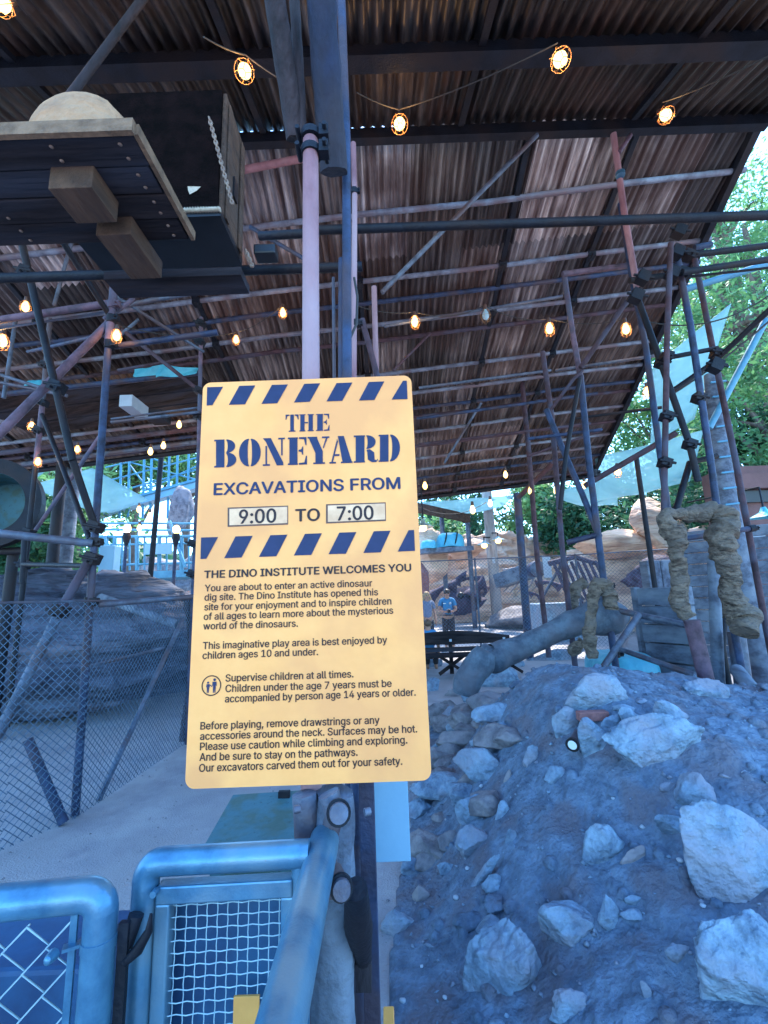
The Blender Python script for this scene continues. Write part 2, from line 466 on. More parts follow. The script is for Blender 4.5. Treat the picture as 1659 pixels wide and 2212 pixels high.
RK = [
 (1081, 1480, 104, 72, 'big angular pinkish white rock at the left end of the mound crest', 'rockpale', 5),
 (1098, 1440, 62, 28, 'small tan rock wedged behind the big pinkish white rock', 'rockpale', 10),
 (1195, 1424, 150, 36, 'long low pale rock lying along the mound crest below the bone', 'rockpale', 6),
 (1021, 1514, 48, 46, 'tan rounded rock just left below the big pinkish rock', 'rock', 20),
 (983, 1502, 46, 26, 'dark brown flat rock beside the pathway under the bone end', 'rockbrown', 5),
 (957, 1562, 74, 86, 'large sloping brown boulder right of the notice board edge', 'rockbrown', 35),
 (990, 1566, 34, 48, 'upright pale rock leaning on the sloping brown boulder', 'rockpale', -70),
 (975, 1642, 84, 62, 'lumpy brown rock beside the lower right corner of the notice board', 'rockbrown', 15),
 (1148, 1645, 30, 62, 'upright pale oval stone half sunk in the dark mound face', 'rockpale', -12),
 (1199, 1682, 48, 36, 'blurred low stone right of the upright pale oval stone', 'rock', 0),
 (1098, 1684, 16, 34, 'thin brown sliver of stone in the dark mound face', 'rockbrown', -20),
 (1028, 1763, 86, 68, 'wide grey blue stone above the flat wedge shaped rock', 'rock', 18),
 (1088, 1760, 30, 46, 'small pointed grey stone right of the wide grey blue stone', 'rock', -10),
 (1028, 1828, 108, 66, 'flat wedge shaped pale rock in the middle of the slope', 'rock', 18),
 (1105, 1820, 20, 40, 'narrow upright stone right of the flat wedge shaped rock', 'rock', -8),
 (1037, 1912, 118, 24, 'long thin stick shaped stone lying diagonally', 'rock', 56),
 (1068, 1918, 42, 44, 'triangular stone tucked under the stick shaped stone', 'rock', 20),
 (890, 1887, 46, 52, 'pointed grey stone close to the dark flat post', 'rock', 30),
 (908, 1943, 34, 54, 'upright brownish stone beside the pale flat patch of rock', 'rockbrown', -20),
 (964, 1887, 42, 32, 'small round stone left of the stick shaped stone', 'rock', 0),
 (852, 2012, 80, 62, 'pale crumbly flat rock next to the foot of the dark flat post', 'rockpale', 10),
 (1095, 2118, 152, 226, 'very large slab rock standing at the bottom middle', 'rock', -12),
 (1232, 2010, 118, 118, 'large grey triangular rock right of the very large slab', 'rock', 15),
 (1236, 2186, 92, 62, 'rounded rock cut by the bottom edge right of the very large slab', 'rock', 0),
 (1301, 1848, 84, 92, 'blocky squarish rock alone in the middle of the mound', 'rockpale', -5),
 (1588, 1915, 300, 190, 'huge smooth blue grey boulder at the lower right', 'rockpale', -50),
 (1645, 2135, 210, 280, 'tall boulder below the huge smooth one at the right bottom corner', 'rockpale', 18),
 (1323, 2007, 48, 98, 'elongated stone lying left of the huge smooth boulder', 'rock', 30),
 (1606, 1822, 52, 50, 'brownish rock above the huge smooth boulder', 'rockbrown', 10),
 (1400, 2153, 26, 62, 'small elongated stone near the bottom right', 'rock', 25),
 (1372, 1862, 66, 40, 'soft rounded stone right of the blocky squarish rock', 'rockbrown', 10),
 (1295, 1514, 150, 84, 'flat oval slab on top of the little cairn', 'rockpale', 2),
 (1224, 1574, 64, 92, 'smooth pale oval rock leaning on the left of the cairn', 'rockpale', 15),
 (1284, 1622, 58, 100, 'pointed pale rock standing in front of the cairn beside the ground light', 'rockpale', 12),
 (1323, 1574, 44, 60, 'small rounded upright rock under the right of the flat oval slab', 'rock', -15),
 (1362, 1556, 42, 48, 'small dark ridged rock beside the rounded upright rock', 'rock', 15),
 (1418, 1622, 216, 122, 'broad thick slab, the largest rock of the cairn', 'rockpale', 2),
 (1443, 1548, 78, 52, 'mid grey rock behind the broad thick slab', 'rock', -20),
 (1528, 1500, 98, 56, 'weathered flat rock near the back right of the mound crest', 'rock', -8),
 (1506, 1732, 88, 88, 'blocky grey rock half buried right of centre below the broad slab', 'rock', -15),
 (1446, 1718, 42, 22, 'small flat stone left of the half buried blocky rock', 'rock', 10),
 (1470, 1795, 120, 46, 'low rough stone above the left of the huge smooth boulder', 'rock', -10),
 (1372, 1950, 40, 26, 'small flat stone sunk in soil below the soft rounded stone', 'rock', 0),
 (1470, 2060, 60, 40, 'low rough stone in the soil beside the tall corner boulder', 'rock', -30),
 (1012, 1590, 30, 36, 'small brown stone in the rubble right of the sloping brown boulder', 'rockbrown', 20),
 (1030, 1640, 26, 40, 'narrow tan stone leaning in the rubble left of the dark mound face', 'rockbrown', -35),
 (948, 1620, 40, 34, 'grey stone between the sloping boulder and the lumpy brown rock', 'rock', 0),
 (1012, 1690, 50, 30, 'flat brown stone below the lumpy brown rock', 'rockbrown', 25),
 (945, 1720, 60, 36, 'low grey stone half buried below the notice board corner', 'rock', 20),
 (1050, 1555, 34, 30, 'tan stone under the tan rounded rock', 'rockbrown', 0),
 (930, 1440, 60, 34, 'grey stone on the path below the bench', 'rock', 0),
 (930, 1490, 46, 40, 'pale rough stone on the path edge behind the notice board', 'rock', 0),
]
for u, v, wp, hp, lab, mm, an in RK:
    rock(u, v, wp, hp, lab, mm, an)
p = hit(1278, 1558)
MB().beam(p + Vector((-.085, -.02, .02)), p + Vector((.085, -.02, .02)), .06, .05).build('brick', M['rockred'], label='red brown brick under the flat oval slab of the cairn', cat='brick', bevel=.006)
rnd = random.Random(77)
for i in range(30):
    y = 1.0 + 3.4 * rnd.random(); x = rnd.uniform(.0, 3.3)
    if mound(x, y) < .05: continue
    s0 = rnd.uniform(.018, .05)
    rockshape(Vector((x, y, mound(x, y) + s0 * .1)), (Vector((s0 * rnd.uniform(1, 1.7), s0 * rnd.uniform(-.5, .5), 0)), Vector((s0 * rnd.uniform(-.5, .5), s0 * rnd.uniform(.8, 1.2), 0)), Vector((0, 0, s0 * rnd.uniform(.45, .8)))), 900 + i, 3, 8, .14).build('stone', M[rnd.choice(['rock', 'rock', 'rockbrown', 'soil'])], label='small dull stone half sunk in the earth mound', cat='stone', group='small stones in the earth mound')
# pebbles too many to count
pb = MB()
rnd = random.Random(5)
for i in range(1900):
    y = .9 + 4.2 * rnd.random() ** 1.3
    x = rnd.uniform(-.35, 3.6)
    z = mound(x, y)
    if z < .015: continue
    r = .004 + .014 * rnd.random() ** 3
    q = [Vector((rnd.gauss(0, 1), rnd.gauss(0, 1), rnd.gauss(0, 1))).normalized() * r * rnd.uniform(.7, 1.2) for _ in range(0)]
    a = rnd.uniform(0, 6.28)
    X = Vector((math.cos(a), math.sin(a), 0)) * r * rnd.uniform(.8, 1.8); Yv = Vector((-math.sin(a), math.cos(a), 0)) * r * rnd.uniform(.6, 1.1); Z = Vector((0, 0, r * rnd.uniform(.5, .9)))
    c = Vector((x, y, z + r * .2))
    j = lambda: rnd.uniform(.75, 1.2)
    vs = [c + X * j(), c + Yv * j(), c - X * j(), c - Yv * j(), c + Z * j() + X * .2, c - Z]
    pb.add(vs, [(0, 1, 4), (1, 2, 4), (2, 3, 4), (3, 0, 4), (1, 0, 5), (2, 1, 5), (3, 2, 5), (0, 3, 5)], True)
rnd = random.Random(41)
for i in range(64):
    y = 2.9 + 3.4 * rnd.random()
    xl_ = -0.12 + .14 * (y - 2.0)
    x = xl_ + rnd.uniform(-.05, .75) + (.25 if y > 4.5 else 0)
    s0 = rnd.uniform(.04, .15) * (.75 + .09 * y)
    rockshape(Vector((x, y, surf(x, y) + s0 * .12)), (Vector((s0 * rnd.uniform(1, 1.5), s0 * rnd.uniform(-.5, .5), 0)), Vector((s0 * rnd.uniform(-.5, .5), s0 * rnd.uniform(.7, 1.1), 0)), Vector((0, 0, s0 * rnd.uniform(.5, .8)))), 1300 + i, 4 if s0 > .08 else 3, 12, .12).build('stone', M[rnd.choice(['rock', 'rockbrown', 'rockbrown', 'rockbrown'])], label='loose stone heaped along the path edge left of the earth mound', cat='stone', group='loose stones along the path edge')
pb.build('gravel', M['rock'], label='loose gravel and clods scattered over the earth mound', cat='gravel', kind='stuff')
rnd = random.Random(11)
CH = [(1283, 1797), (1390, 1800), (1614, 1862), (1522, 1972), (1410, 1588), (1480, 1560), (1005, 1768), (1023, 1672), (1010, 1880), (905, 1745), (963, 1772), (962, 2166), (910, 2090), (985, 1945), (1470, 1870), (1530, 1835), (1040, 1700), (1590, 1455), (1610, 1680), (870, 2168), (1325, 1735)]
for i, (u, v) in enumerate(CH):
    p = hit(u, v)
    s = rnd.uniform(.007, .014)
    rockshape(p + Vector((0, 0, s * .4)), (Vector((s, 0, 0)), Vector((0, s, 0)), Vector((0, 0, s * .6))), 700 + i, 2, 5).build('bone_chip', M['white'], label='tiny white stone chip lying on the earth mound', cat='chip', group='white chips on the mound')
cl = MB(); rnd = random.Random(31)
for i in range(700):
    y = .9 + 4.0 * rnd.random() ** 1.2
    x = rnd.uniform(-.3, 3.6)
    z = mound(x, y)
    if z < .03: continue
    r = .008 + .026 * rnd.random() ** 3
    c = Vector((x, y, z + r * .1))
    b = len(cl.v)
    vs = []
    for j in range(3):
        for k in range(6):
            a = math.pi * k / 3
            vs.append(c + Vector((math.cos(a) * r * (1.2, 1.0, .45)[j] * rnd.uniform(.75, 1.25), math.sin(a) * r * (1.2, 1.0, .45)[j] * rnd.uniform(.75, 1.25), r * (-.5, .35, .8)[j])))
    cl.add(vs, [(j * 6 + k, j * 6 + (k + 1) % 6, (j + 1) * 6 + (k + 1) % 6, (j + 1) * 6 + k) for j in range(2) for k in range(6)] + [(12, 13, 14, 15, 16, 17)], True)
cl.build('earth_clods', M['soil'], label='crumbled earth clods covering the mound', cat='clods', kind='stuff')
# grit on the path
gr = MB(); rnd = random.Random(63)
for i in range(1500):
    y = 1.2 + 6 * rnd.random() ** 1.3; x = rnd.uniform(-3.6, .4)
    if mound(x, y) > .003: continue
    r = .003 + .010 * rnd.random() ** 4
    c = Vector((x, y, .0))
    gr.add([c + Vector((r * rnd.uniform(.8, 1.4), 0, 0)), c + Vector((0, r, 0)), c - Vector((r, 0, 0)), c - Vector((0, r * rnd.uniform(.7, 1.2), 0)), c + Vector((0, 0, r * .8))], [(0, 1, 4), (1, 2, 4), (2, 3, 4), (3, 0, 4)])
gr.build('path_grit', M['rockbrown'], label='fine grit and crumbs scattered over the sandy path', cat='grit', kind='stuff')
# small ground light among the cairn
p = hit(1250, 1618)
t = thing('ground_light', 'small tube shaped ground light poking out of the cairn', 'light', p)
ax = (at(1246, 1624, p.y - .05) - at(1262, 1592, p.y + .10)).normalized()
c0 = p + Vector((.02, .03, .06)); c1 = c0 + ax * .13
MB().loft([c0, c1], [.026, .030], 16).build('tube', M['steel'], t)
MB().loft([c1, c1 + ax * .018], [.036, .036], 16).build('rim', M['black'], t)
MB().loft([c1 + ax * .0181, c1 + ax * .020], [.024, .022], 16).build('lens', M['lens'], t)

# ------------------------------------------------------------------ roofs
def sheetroof(x0, x1f, y0, y1f, zf, pitch, amp, sheetw, sheetl, seed, dark):
    rnd = random.Random(seed)
    mb = MB(); cols = []
    step = pitch / 6
    x = x0
    while x < 7.6:
        y1 = y1f(x); nrow = max(1, round((y1 - y0) / sheetl))
        for r_ in range(nrow):
            ya = y0 + (y1 - y0) * r_ / nrow - .06; yb = y0 + (y1 - y0) * (r_ + 1) / nrow + .06
            if r_ == 0: ya += .06
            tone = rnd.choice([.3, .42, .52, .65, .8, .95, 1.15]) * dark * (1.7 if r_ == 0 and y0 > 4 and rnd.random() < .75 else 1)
            warm = rnd.uniform(-.04, .10)
            tilt = rnd.uniform(-.006, .006)
            n = int(round(sheetw / step)) + 3
            b = len(mb.v); vs = []
            for yy in (ya, yb):
                for i in range(n + 1):
                    xx = x + i * step
                    xc = min(xx, x1f(yy))
                    z = zf(xc, yy) + amp * math.sin(2 * math.pi * xx / pitch) + .006 * r_ + tilt * (yy - ya) + .003 * (int(x / sheetw) % 2)
                    vs.append((xc, yy, z))
            mb.add(vs, [(i, i + 1, n + 2 + i, n + 1 + i) for i in range(n)], True)
            cols += [(tone * (1 + warm), tone, tone * (1 - warm), 1)] * n
        x += sheetw
    return mb, cols
def tint(o, cols):
    a = o.data.color_attributes.new('tint', 'FLOAT_COLOR', 'CORNER')
    k = 0
    for pgn in o.data.polygons:
        for li in pgn.loop_indices: a.data[li].color = cols[pgn.index]

PB, PM = .094, .30
P0 = at(1090, 1050, 14.0)
def zfar(x, y): return P0.z + PB * (x - P0.x) - PM * (y - P0.y)
def on_far(u, v, off=0.0):
    n = Vector((-PB, PM, 1)); d = ray(u, v)
    t = ((P0 - Vector((0, 0, off)) - O).dot(n)) / d.dot(n)
    return O + d * t
xr = lambda y: 5.36 + .16 * (y - 5.2)
roof = thing('corrugated_roof', 'long rusty corrugated iron roof sloping away over the dig site on rows of pipes', 'roof', (0, 9, 0))
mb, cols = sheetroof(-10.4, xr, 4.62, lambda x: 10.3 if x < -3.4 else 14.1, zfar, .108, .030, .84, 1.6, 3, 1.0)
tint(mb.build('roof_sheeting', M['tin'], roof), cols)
PUR = [(5.55, 'purlin'), (6.55, 'purlin'), (6.95, 'bluesteel'), (7.4, 'purlin'), (7.75, 'rust'), (8.6, 'purlin'), (9.25, 'purlin'), (9.75, 'bluesteel'), (10.05, 'rust'), (10.6, 'purlin'), (11.2, 'rust'), (11.75, 'purlin'), (12.3, 'purlin'), (12.75, 'bluesteel'), (13.2, 'rust'), (13.65, 'rust'), (13.95, 'dark')]
for y, mm in PUR:
    xa = -9.8 if y < 10.3 else -3.3
    rr = .042 if mm != 'dark' else .07
    pts = [Vector((x_, y + .02 * math.sin(x_), zfar(x_, y) - .065 - .012 * math.sin(x_ * 1.7 + y))) for x_ in [xa + (xr(y) + .1 - xa) * i / 8 for i in range(9)]]
    MB().loft(pts, rr, 10).build('purlin', M[mm], roof)
for y, mm in [(10.2, 'dark'), (9.9, 'steel'), (9.45, 'rust')]:
    pts = [Vector((x_, y, zfar(x_, y) - .12)) for x_ in (-9.8, -6.5, -3.3)]
    MB().loft(pts, .06, 10).build('purlin', M[mm], roof)
for xx in (-8.2, -5.6, -3.0, -.3, 2.1, 3.6):
    ye = 10.2 if xx < -3.3 else 14
    MB().beam((xx, 4.7, zfar(xx, 4.7) - .05), (xx + .15, ye, zfar(xx + .15, ye) - .05), .07, .06).build('rafter', M['dark'], roof)
for xx in (-8.2, -5.6, -3.0, -.3, 2.1, 3.6):
    for y, mm in PUR[1::2]:
        if xx < -3.3 and y > 10.2: continue
        p = Vector((xx + .15 * (y - 4.7) / 9, y, zfar(xx, y) - .075))
        MB().box(p, (.12, .13, .12)).tube(p + Vector((0, -.10, -.05)), p + Vector((0, .10, -.05)), .02, 6).build('coupler', M['dark'], roof)
MB().beam((xr(4.7) - .05, 4.7, zfar(xr(4.7), 4.7) - .09), (xr(14.0), 14.0, zfar(xr(14.0), 14.0) - .09), .10, .16).build('edge_board', M['dark'], roof)

# near roof, rising away from the camera to the ridge beam
ZR = at(910, 282, 4.5).z + .05
def znear(x, y): return ZR - .40 * (4.5 - y)
nroof = thing('near_roof', 'dark corrugated iron roof low overhead with a heavy ridge beam', 'roof', (0, 3, 0))
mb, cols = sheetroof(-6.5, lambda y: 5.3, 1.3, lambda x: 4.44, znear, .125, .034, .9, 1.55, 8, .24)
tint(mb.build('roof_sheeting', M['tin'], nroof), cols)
MB().beam((-6.5, 4.52, ZR - .09), (4.9, 4.52, ZR - .09), .10, .15).build('ridge_beam', M['dark'], nroof)
MB().beam((-6.5, 3.42, znear(0, 3.42) - .10), (5.2, 3.42, znear(0, 3.42) - .10), .16, .14).build('purlin', M['dark'], nroof)
MB().beam((-6.5, 2.3, znear(0, 2.3) - .10), (5.2, 2.3, znear(0, 2.3) - .10), .12, .12).build('purlin', M['dark'], nroof)
for xx in (-3.4, -1.3, 1.1, 3.2, 4.9):
    MB().beam((xx, 1.4, znear(xx, 1.4) - .055), (xx, 4.4, znear(xx, 4.4) - .055), .07, .06).build('rafter', M['dark'], nroof)

# ------------------------------------------------------------------ entrance notice board
SY = 1.25
TL, TRc, BRc, BL = at(436, 827, SY), at(889, 811, SY), at(931, 1686, SY), at(403, 1705, SY)
sx0, sx1, sz0, sz1 = -.536, .0975, 1.136, 2.261
sign = thing('notice_board', 'tall yellow entrance notice board with navy hazard stripes and dark lettering', 'sign', (-.22, SY, sz0))
def rounded(x0, x1, z0, z1, r, n=6):
    pts = []
    for cx, cz, a0 in ((x1 - r, z1 - r, 0), (x0 + r, z1 - r, 90), (x0 + r, z0 + r, 180), (x1 - r, z0 + r, 270)):
        for i in range(n + 1):
            a = R(a0 + 90 * i / n)
            pts.append((cx + r * math.cos(a), cz + r * math.sin(a)))
    return pts
def slab(pts, y0, y1):
    mb = MB(); n = len(pts)
    mb.add([(x, y0, z) for x, z in pts] + [(x, y1, z) for x, z in pts],
           [list(range(n))[::-1], list(range(n, 2 * n))] + [(i, (i + 1) % n, n + (i + 1) % n, n + i) for i in range(n)])
    return mb
slab(rounded(sx0, sx1, sz0, sz1, .024), SY, SY + .006).build('board', M['signyellow'], sign)
def sp(x, y, yy=SY - .0012): # crop of the upper half of the board -> board plane
    q = at(398.2 + .328 * x, 796.3 + .328 * y, yy)
    return (q.x, q.z)
def sp2(x, y, yy=SY - .0012):
    q = at(398.2 + .328 * x, 1227.7 + .328 * y, yy)
    return (q.x, q.z)
def flat(polys, y0=SY - .0012, dy=.00006):
    mb = MB()
    for i, pg in enumerate(polys):
        y = y0 - dy * i
        ar = sum(pg[k][0] * pg[(k + 1) % len(pg)][1] - pg[(k + 1) % len(pg)][0] * pg[k][1] for k in range(len(pg)))
        f = list(range(len(pg)))
        mb.add([(x, y, z) for x, z in pg], [f if ar > 0 else f[::-1]])
    return mb
S1 = [[(150, 122), (255, 119), (185, 240), (147, 243)], [(362, 113), (467, 110), (400, 235), (293, 238)], [(577, 107), (682, 104), (612, 228), (508, 232)], [(790, 100), (895, 96), (826, 218), (722, 223)], [(1003, 95), (1107, 91), (1040, 212), (936, 216)], [(1215, 88), (1317, 84), (1252, 206), (1150, 210)], [(1440, 80), (1465, 79), (1470, 200), (1365, 204)]]
S2 = [[(110, 1112), (222, 1109), (145, 1252), (106, 1254)], [(337, 1105), (450, 1101), (377, 1244), (262, 1249)], [(567, 1097), (679, 1093), (606, 1236), (491, 1240)], [(795, 1088), (906, 1084), (836, 1227), (721, 1231)], [(1021, 1080), (1133, 1076), (1064, 1219), (950, 1222)], [(1248, 1071), (1358, 1067), (1293, 1210), (1179, 1214)], [(1477, 1064), (1513, 1062), (1519, 1200), (1405, 1205)]]
for S in (S1, S2):
    flat([[sp(*q) for q in pg] for pg in S]).build('hazard_stripes', M['navy'], sign)
# stencil serif capitals drawn in a unit box
def arc(cx, cy, rx, ry, a0, a1, n=14): return [(cx + rx * math.cos(R(a0 + (a1 - a0) * i / n)), cy + ry * math.sin(R(a0 + (a1 - a0) * i / n))) for i in range(n + 1)]
def cres(cx, cy, rx, ry, ix, iy, a0=-90, a1=90): return arc(cx, cy, rx, ry, a0, a1) + arc(cx, cy, ix, iy, a1, a0)
def rc(a, b, c, d): return [(a, c), (b, c), (b, d), (a, d)]
GL = {
 'T': [rc(.36, .64, .07, 1), rc(.24, .76, 0, .07), [(0, 1), (.30, 1), (.30, .94), (.13, .90), (.05, .70), (0, .70)], [(1, 1), (.70, 1), (.70, .94), (.87, .90), (.95, .70), (1, .70)]],
 'H': [rc(.06, .36, .06, .94), rc(0, .42, 0, .06), rc(0, .42, .94, 1), rc(.64, .94, .06, .94), rc(.58, 1, 0, .06), rc(.58, 1, .94, 1), rc(.36, .60, .47, .54)],
 'E': [rc(.08, .50, .06, .94), rc(0, .52, 0, .06), rc(0, .52, .94, 1), [(.58, 1), (.97, 1), (.97, .70), (.92, .70), (.84, .92), (.58, .94)], [(.58, 0), (1, 0), (1, .32), (.95, .32), (.86, .08), (.58, .06)], [(.56, .54), (.70, .56), (.76, .66), (.80, .66), (.80, .36), (.76, .36), (.70, .46), (.56, .48)]],
 'B': [rc(.08, .46, .06, .94), rc(0, .46, 0, .06), rc(0, .46, .94, 1), cres(.55, .755, .40, .245, .06, .20), cres(.55, .265, .45, .265, .07, .21)],
 'O': [arc(.46, .5, .46, .5, 90, 270) + arc(.46, .5, .06, .46, 270, 90), arc(.54, .5, .46, .5, -90, 90) + arc(.54, .5, .06, .46, 90, -90)],
 'N': [[(0, 1), (.36, 1), (.93, .10), (.93, 0), (.64, 0), (.14, .86)], rc(.12, .19, .06, .72), rc(0, .32, 0, .06), rc(.83, .90, .36, .94), rc(.70, 1, .94, 1)],
 'Y': [[(0, 1), (.44, 1), (.44, .94), (.70, .46), (.70, .06), (.36, .06), (.36, .40), (.06, .94), (0, .94)], rc(.26, .80, 0, .06), [(.66, 1), (1, 1), (1, .94), (.92, .94), (.74, .56), (.70, .60), (.84, .94), (.66, .94)]],
 'A': [[(.36, 1), (.62, 1), (.96, .06), (.56, .06)], rc(.50, 1, 0, .06), [(.33, .90), (.37, .80), (.15, .06), (.08, .06)], rc(0, .28, 0, .06), [(.22, .34), (.44, .34), (.42, .27), (.20, .27)]],
 'R': [rc(.08, .44, .06, .94), rc(0, .46, 0, .06), rc(0, .46, .94, 1), cres(.52, .745, .38, .255, .05, .21), [(.52, .46), (.66, .48), (.84, .36), (.86, .10), (.93, .06), (.98, .12), (1, .08), (.92, 0), (.74, 0), (.58, .10), (.56, .36)]],
 'D': [rc(.06, .46, .06, .94), rc(0, .46, 0, .06), rc(0, .46, .94, 1), cres(.54, .5, .46, .5, .10, .44)],
}
def stencil(name, items, base, top):
    """items: (letter, x0, x1); base/top: functions crop-x -> crop-y"""
    polys = []
    for ch, x0, x1 in items:
        for pg in GL[ch]:
            polys.append([sp(x0 + (x1 - x0) * a, base(x0 + (x1 - x0) * a) + (top(x0 + (x1 - x0) * a) - base(x0 + (x1 - x0) * a)) * b) for a, b in pg])
    flat(polys, dy=.00002).build(name, M['navy'], sign)
lin = lambda xa, ya, xb, yb: (lambda x: ya + (yb - ya) * (x - xa) / (xb - xa))
stencil('title_lettering', [('T', 667, 752), ('H', 758, 852), ('E', 868, 956)], lin(685, 416, 955, 408), lin(667, 303, 952, 297))
stencil('title_lettering', [('B', 197, 342), ('O', 360, 503), ('N', 517, 662), ('E', 682, 808), ('Y', 812, 955), ('A', 956, 1108), ('R', 1116, 1276), ('D', 1280, 1420)], lin(197, 652, 1415, 610), lin(203, 468, 1420, 432))

FONT = None
try:                                            # the plain grotesque that ships inside Blender; its built-in face otherwise
    FONT = bpy.data.fonts.load(bpy.utils.system_resource('DATAFILES', path='fonts') + '/Inter.woff2')
except Exception:
    FONT = None
import numpy as np
from mathutils.geometry import delaunay_2d_cdt
class _V:
    def __init__(s, x, y): s.co = Vector((x, y, 0))
class _P:
    def __init__(s, vs): s.vertices = vs
class _M:
    pass
def outline_mesh(txt):
    """fill the letter outlines by their winding number, so contours that overlap inside a letter stay solid"""
    cu = bpy.data.curves.new('lettering', 'FONT')
    cu.body = txt; cu.size = 10; cu.resolution_u = 4; cu.fill_mode = 'NONE'
    if FONT: cu.font = FONT
    o = bpy.data.objects.new('lettering_source', cu); COL.objects.link(o)
    me = bpy.data.meshes.new_from_object(o.evaluated_get(bpy.context.evaluated_depsgraph_get()))
    P = [v.co.xy.copy() for v in me.vertices]; E_ = [tuple(e.vertices) for e in me.edges]
    bpy.data.objects.remove(o); bpy.data.meshes.remove(me)
    # orient the edges along their contours
    nxt = {}
    for a, b in E_:
        nxt.setdefault(a, []).append(b); nxt.setdefault(b, []).append(a)
    seen, dire = set(), []
    for s_ in sorted(nxt):
        if s_ in seen: continue
        cur, prev = s_, None
        while True:
            seen.add(cur)
            cand = [q for q in nxt[cur] if q != prev]
            if prev is None: cand = [q for q in cand if q == cur + 1] or cand
            n_ = cand[0] if cand else s_
            dire.append((cur, n_))
            if n_ == s_ or n_ in seen: break
            prev, cur = cur, n_
    vs, es, fs, *_r = delaunay_2d_cdt(P, dire, [], 0, 1e-5)
    A = np.array([[*P[a], *P[b]] for a, b in dire])
    m = _M(); m.vertices = [_V(q.x, q.y) for q in vs]; m.polygons = []
    V2 = np.array([[q.x, q.y] for q in vs]); T = np.array(fs)
    c = V2[T].mean(1)
    for k in range(0, len(T), 2000):
        cx_, cy_ = c[k:k + 2000, :1], c[k:k + 2000, 1:]
        x0_, y0_, x1_, y1_ = A.T
        up_ = (y0_ <= cy_) & (y1_ > cy_); dn_ = (y0_ > cy_) & (y1_ <= cy_)
        with np.errstate(divide='ignore', invalid='ignore'):
            xi = x0_ + (cy_ - y0_) / np.where(y1_ == y0_, 1e9, y1_ - y0_) * (x1_ - x0_)
        wn = ((up_ & (xi > cx_)).astype(int) - (dn_ & (xi > cx_)).astype(int)).sum(1)
        m.polygons += [_P([int(q) for q in f]) for f, w_ in zip(T[k:k + 2000], wn) if w_ != 0]
    return m
def text(txt, pl, pr, cap, m='ink', bold=.012, y=SY - .0014, extra=0.0):
    """one line of plain lettering; pl/pr = ends of its base line on the board (x, z), cap = capital height"""
    copies = 3 if extra else 1
    me = outline_mesh(txt)
    xs_ = [v.co.x for v in me.vertices]
    x0, x1 = min(xs_), max(xs_)
    hh = CAPH
    sx = (Vector(pr) - Vector(pl)).length / (x1 - x0)
    sy = cap / hh
    d = (Vector(pr) - Vector(pl)).normalized()
    mb = MB()
    vs = []
    for v in me.vertices:
        a = (v.co.x - x0) * sx; b = v.co.y * sy
        vs.append((pl[0] + d.x * a, y, pl[1] + d.y * a + b))
    mb.add(vs, [list(pgn.vertices) for pgn in me.polygons])
    n0 = len(vs); f0 = [list(pgn.vertices) for pgn in me.polygons]
    if extra:
        for k, (dx_, dz_) in enumerate(((-1, 0), (1, 0), (0, -.7), (0, .7))):
            mb.add([(p[0] + dx_ * extra, p[1] - .00008 * (k + 1), p[2] + dz_ * extra) for p in vs], f0)
    return mb
def caph(): return max(v.co.y for v in outline_mesh('H').vertices)
CAPH = caph()
MM = px(1, at(660, 1500, SY)) * .328           # metres per crop pixel on the board
def line(txt, f, xl, yl, xr_, yr, cap, bold=.012, y=SY - .0014):
    ex = (.026 + max(0, bold - .012) * .8) * cap * MM
    return text(txt, f(xl, yl), f(xr_, yr), cap * MM, bold=0, y=y, extra=ex)
def merge(lines):
    a = MB()
    for l in lines: a.add(l.v, l.f)
    return a
line('EXCAVATIONS FROM', sp, 195, 832, 1421, 790, 84, .035).build('lettering', M['navy'], sign)
line('TO', sp, 733, 1006, 890, 1000, 86, .03).build('lettering', M['ink'], sign)
line('THE DINO INSTITUTE WELCOMES YOU', sp, 132, 1380, 1493, 1333, 50, .045).build('lettering', M['ink'], sign)
C = 45
merge([line('You are about to enter an active dinosaur', sp2, 135, 152, 1237, 118, C),
       line('dig site. The Dino Institute has opened this', sp2, 133, 213, 1275, 177, C),
       line('site for your enjoyment and to inspire children', sp2, 132, 277, 1363, 237, C),
       line('of all ages to learn more about the mysterious', sp2, 128, 340, 1375, 298, C),
       line('world of the dinosaurs.', sp2, 125, 403, 747, 384, C)]).build('lettering', M['ink'], sign)
merge([line('This imaginative play area is best enjoyed by', sp2, 122, 532, 1335, 493, C),
       line('children ages 10 and under.', sp2, 120, 597, 880, 571, C)]).build('lettering', M['ink'], sign)
merge([line('Supervise children at all times.', sp2, 272, 746, 1113, 718, C),
       line('Children under the age 7 years must be', sp2, 271, 815, 1365, 780, C),
       line('accompanied by person age 14 years or older.', sp2, 268, 883, 1523, 838, C)]).build('lettering', M['ink'], sign)
merge([line('Before playing, remove drawstrings or any', sp2, 106, 1062, 1285, 1022, C),
       line('accessories around the neck. Surfaces may be hot.', sp2, 104, 1130, 1533, 1080, C),
       line('Please use caution while climbing and exploring.', sp2, 103, 1198, 1468, 1153, C),
       line('And be sure to stay on the pathways.', sp2, 100, 1268, 1140, 1234, C),
       line('Our excavators carved them out for your safety.', sp2, 97, 1340, 1435, 1293, C)]).build('lettering', M['ink'], sign)
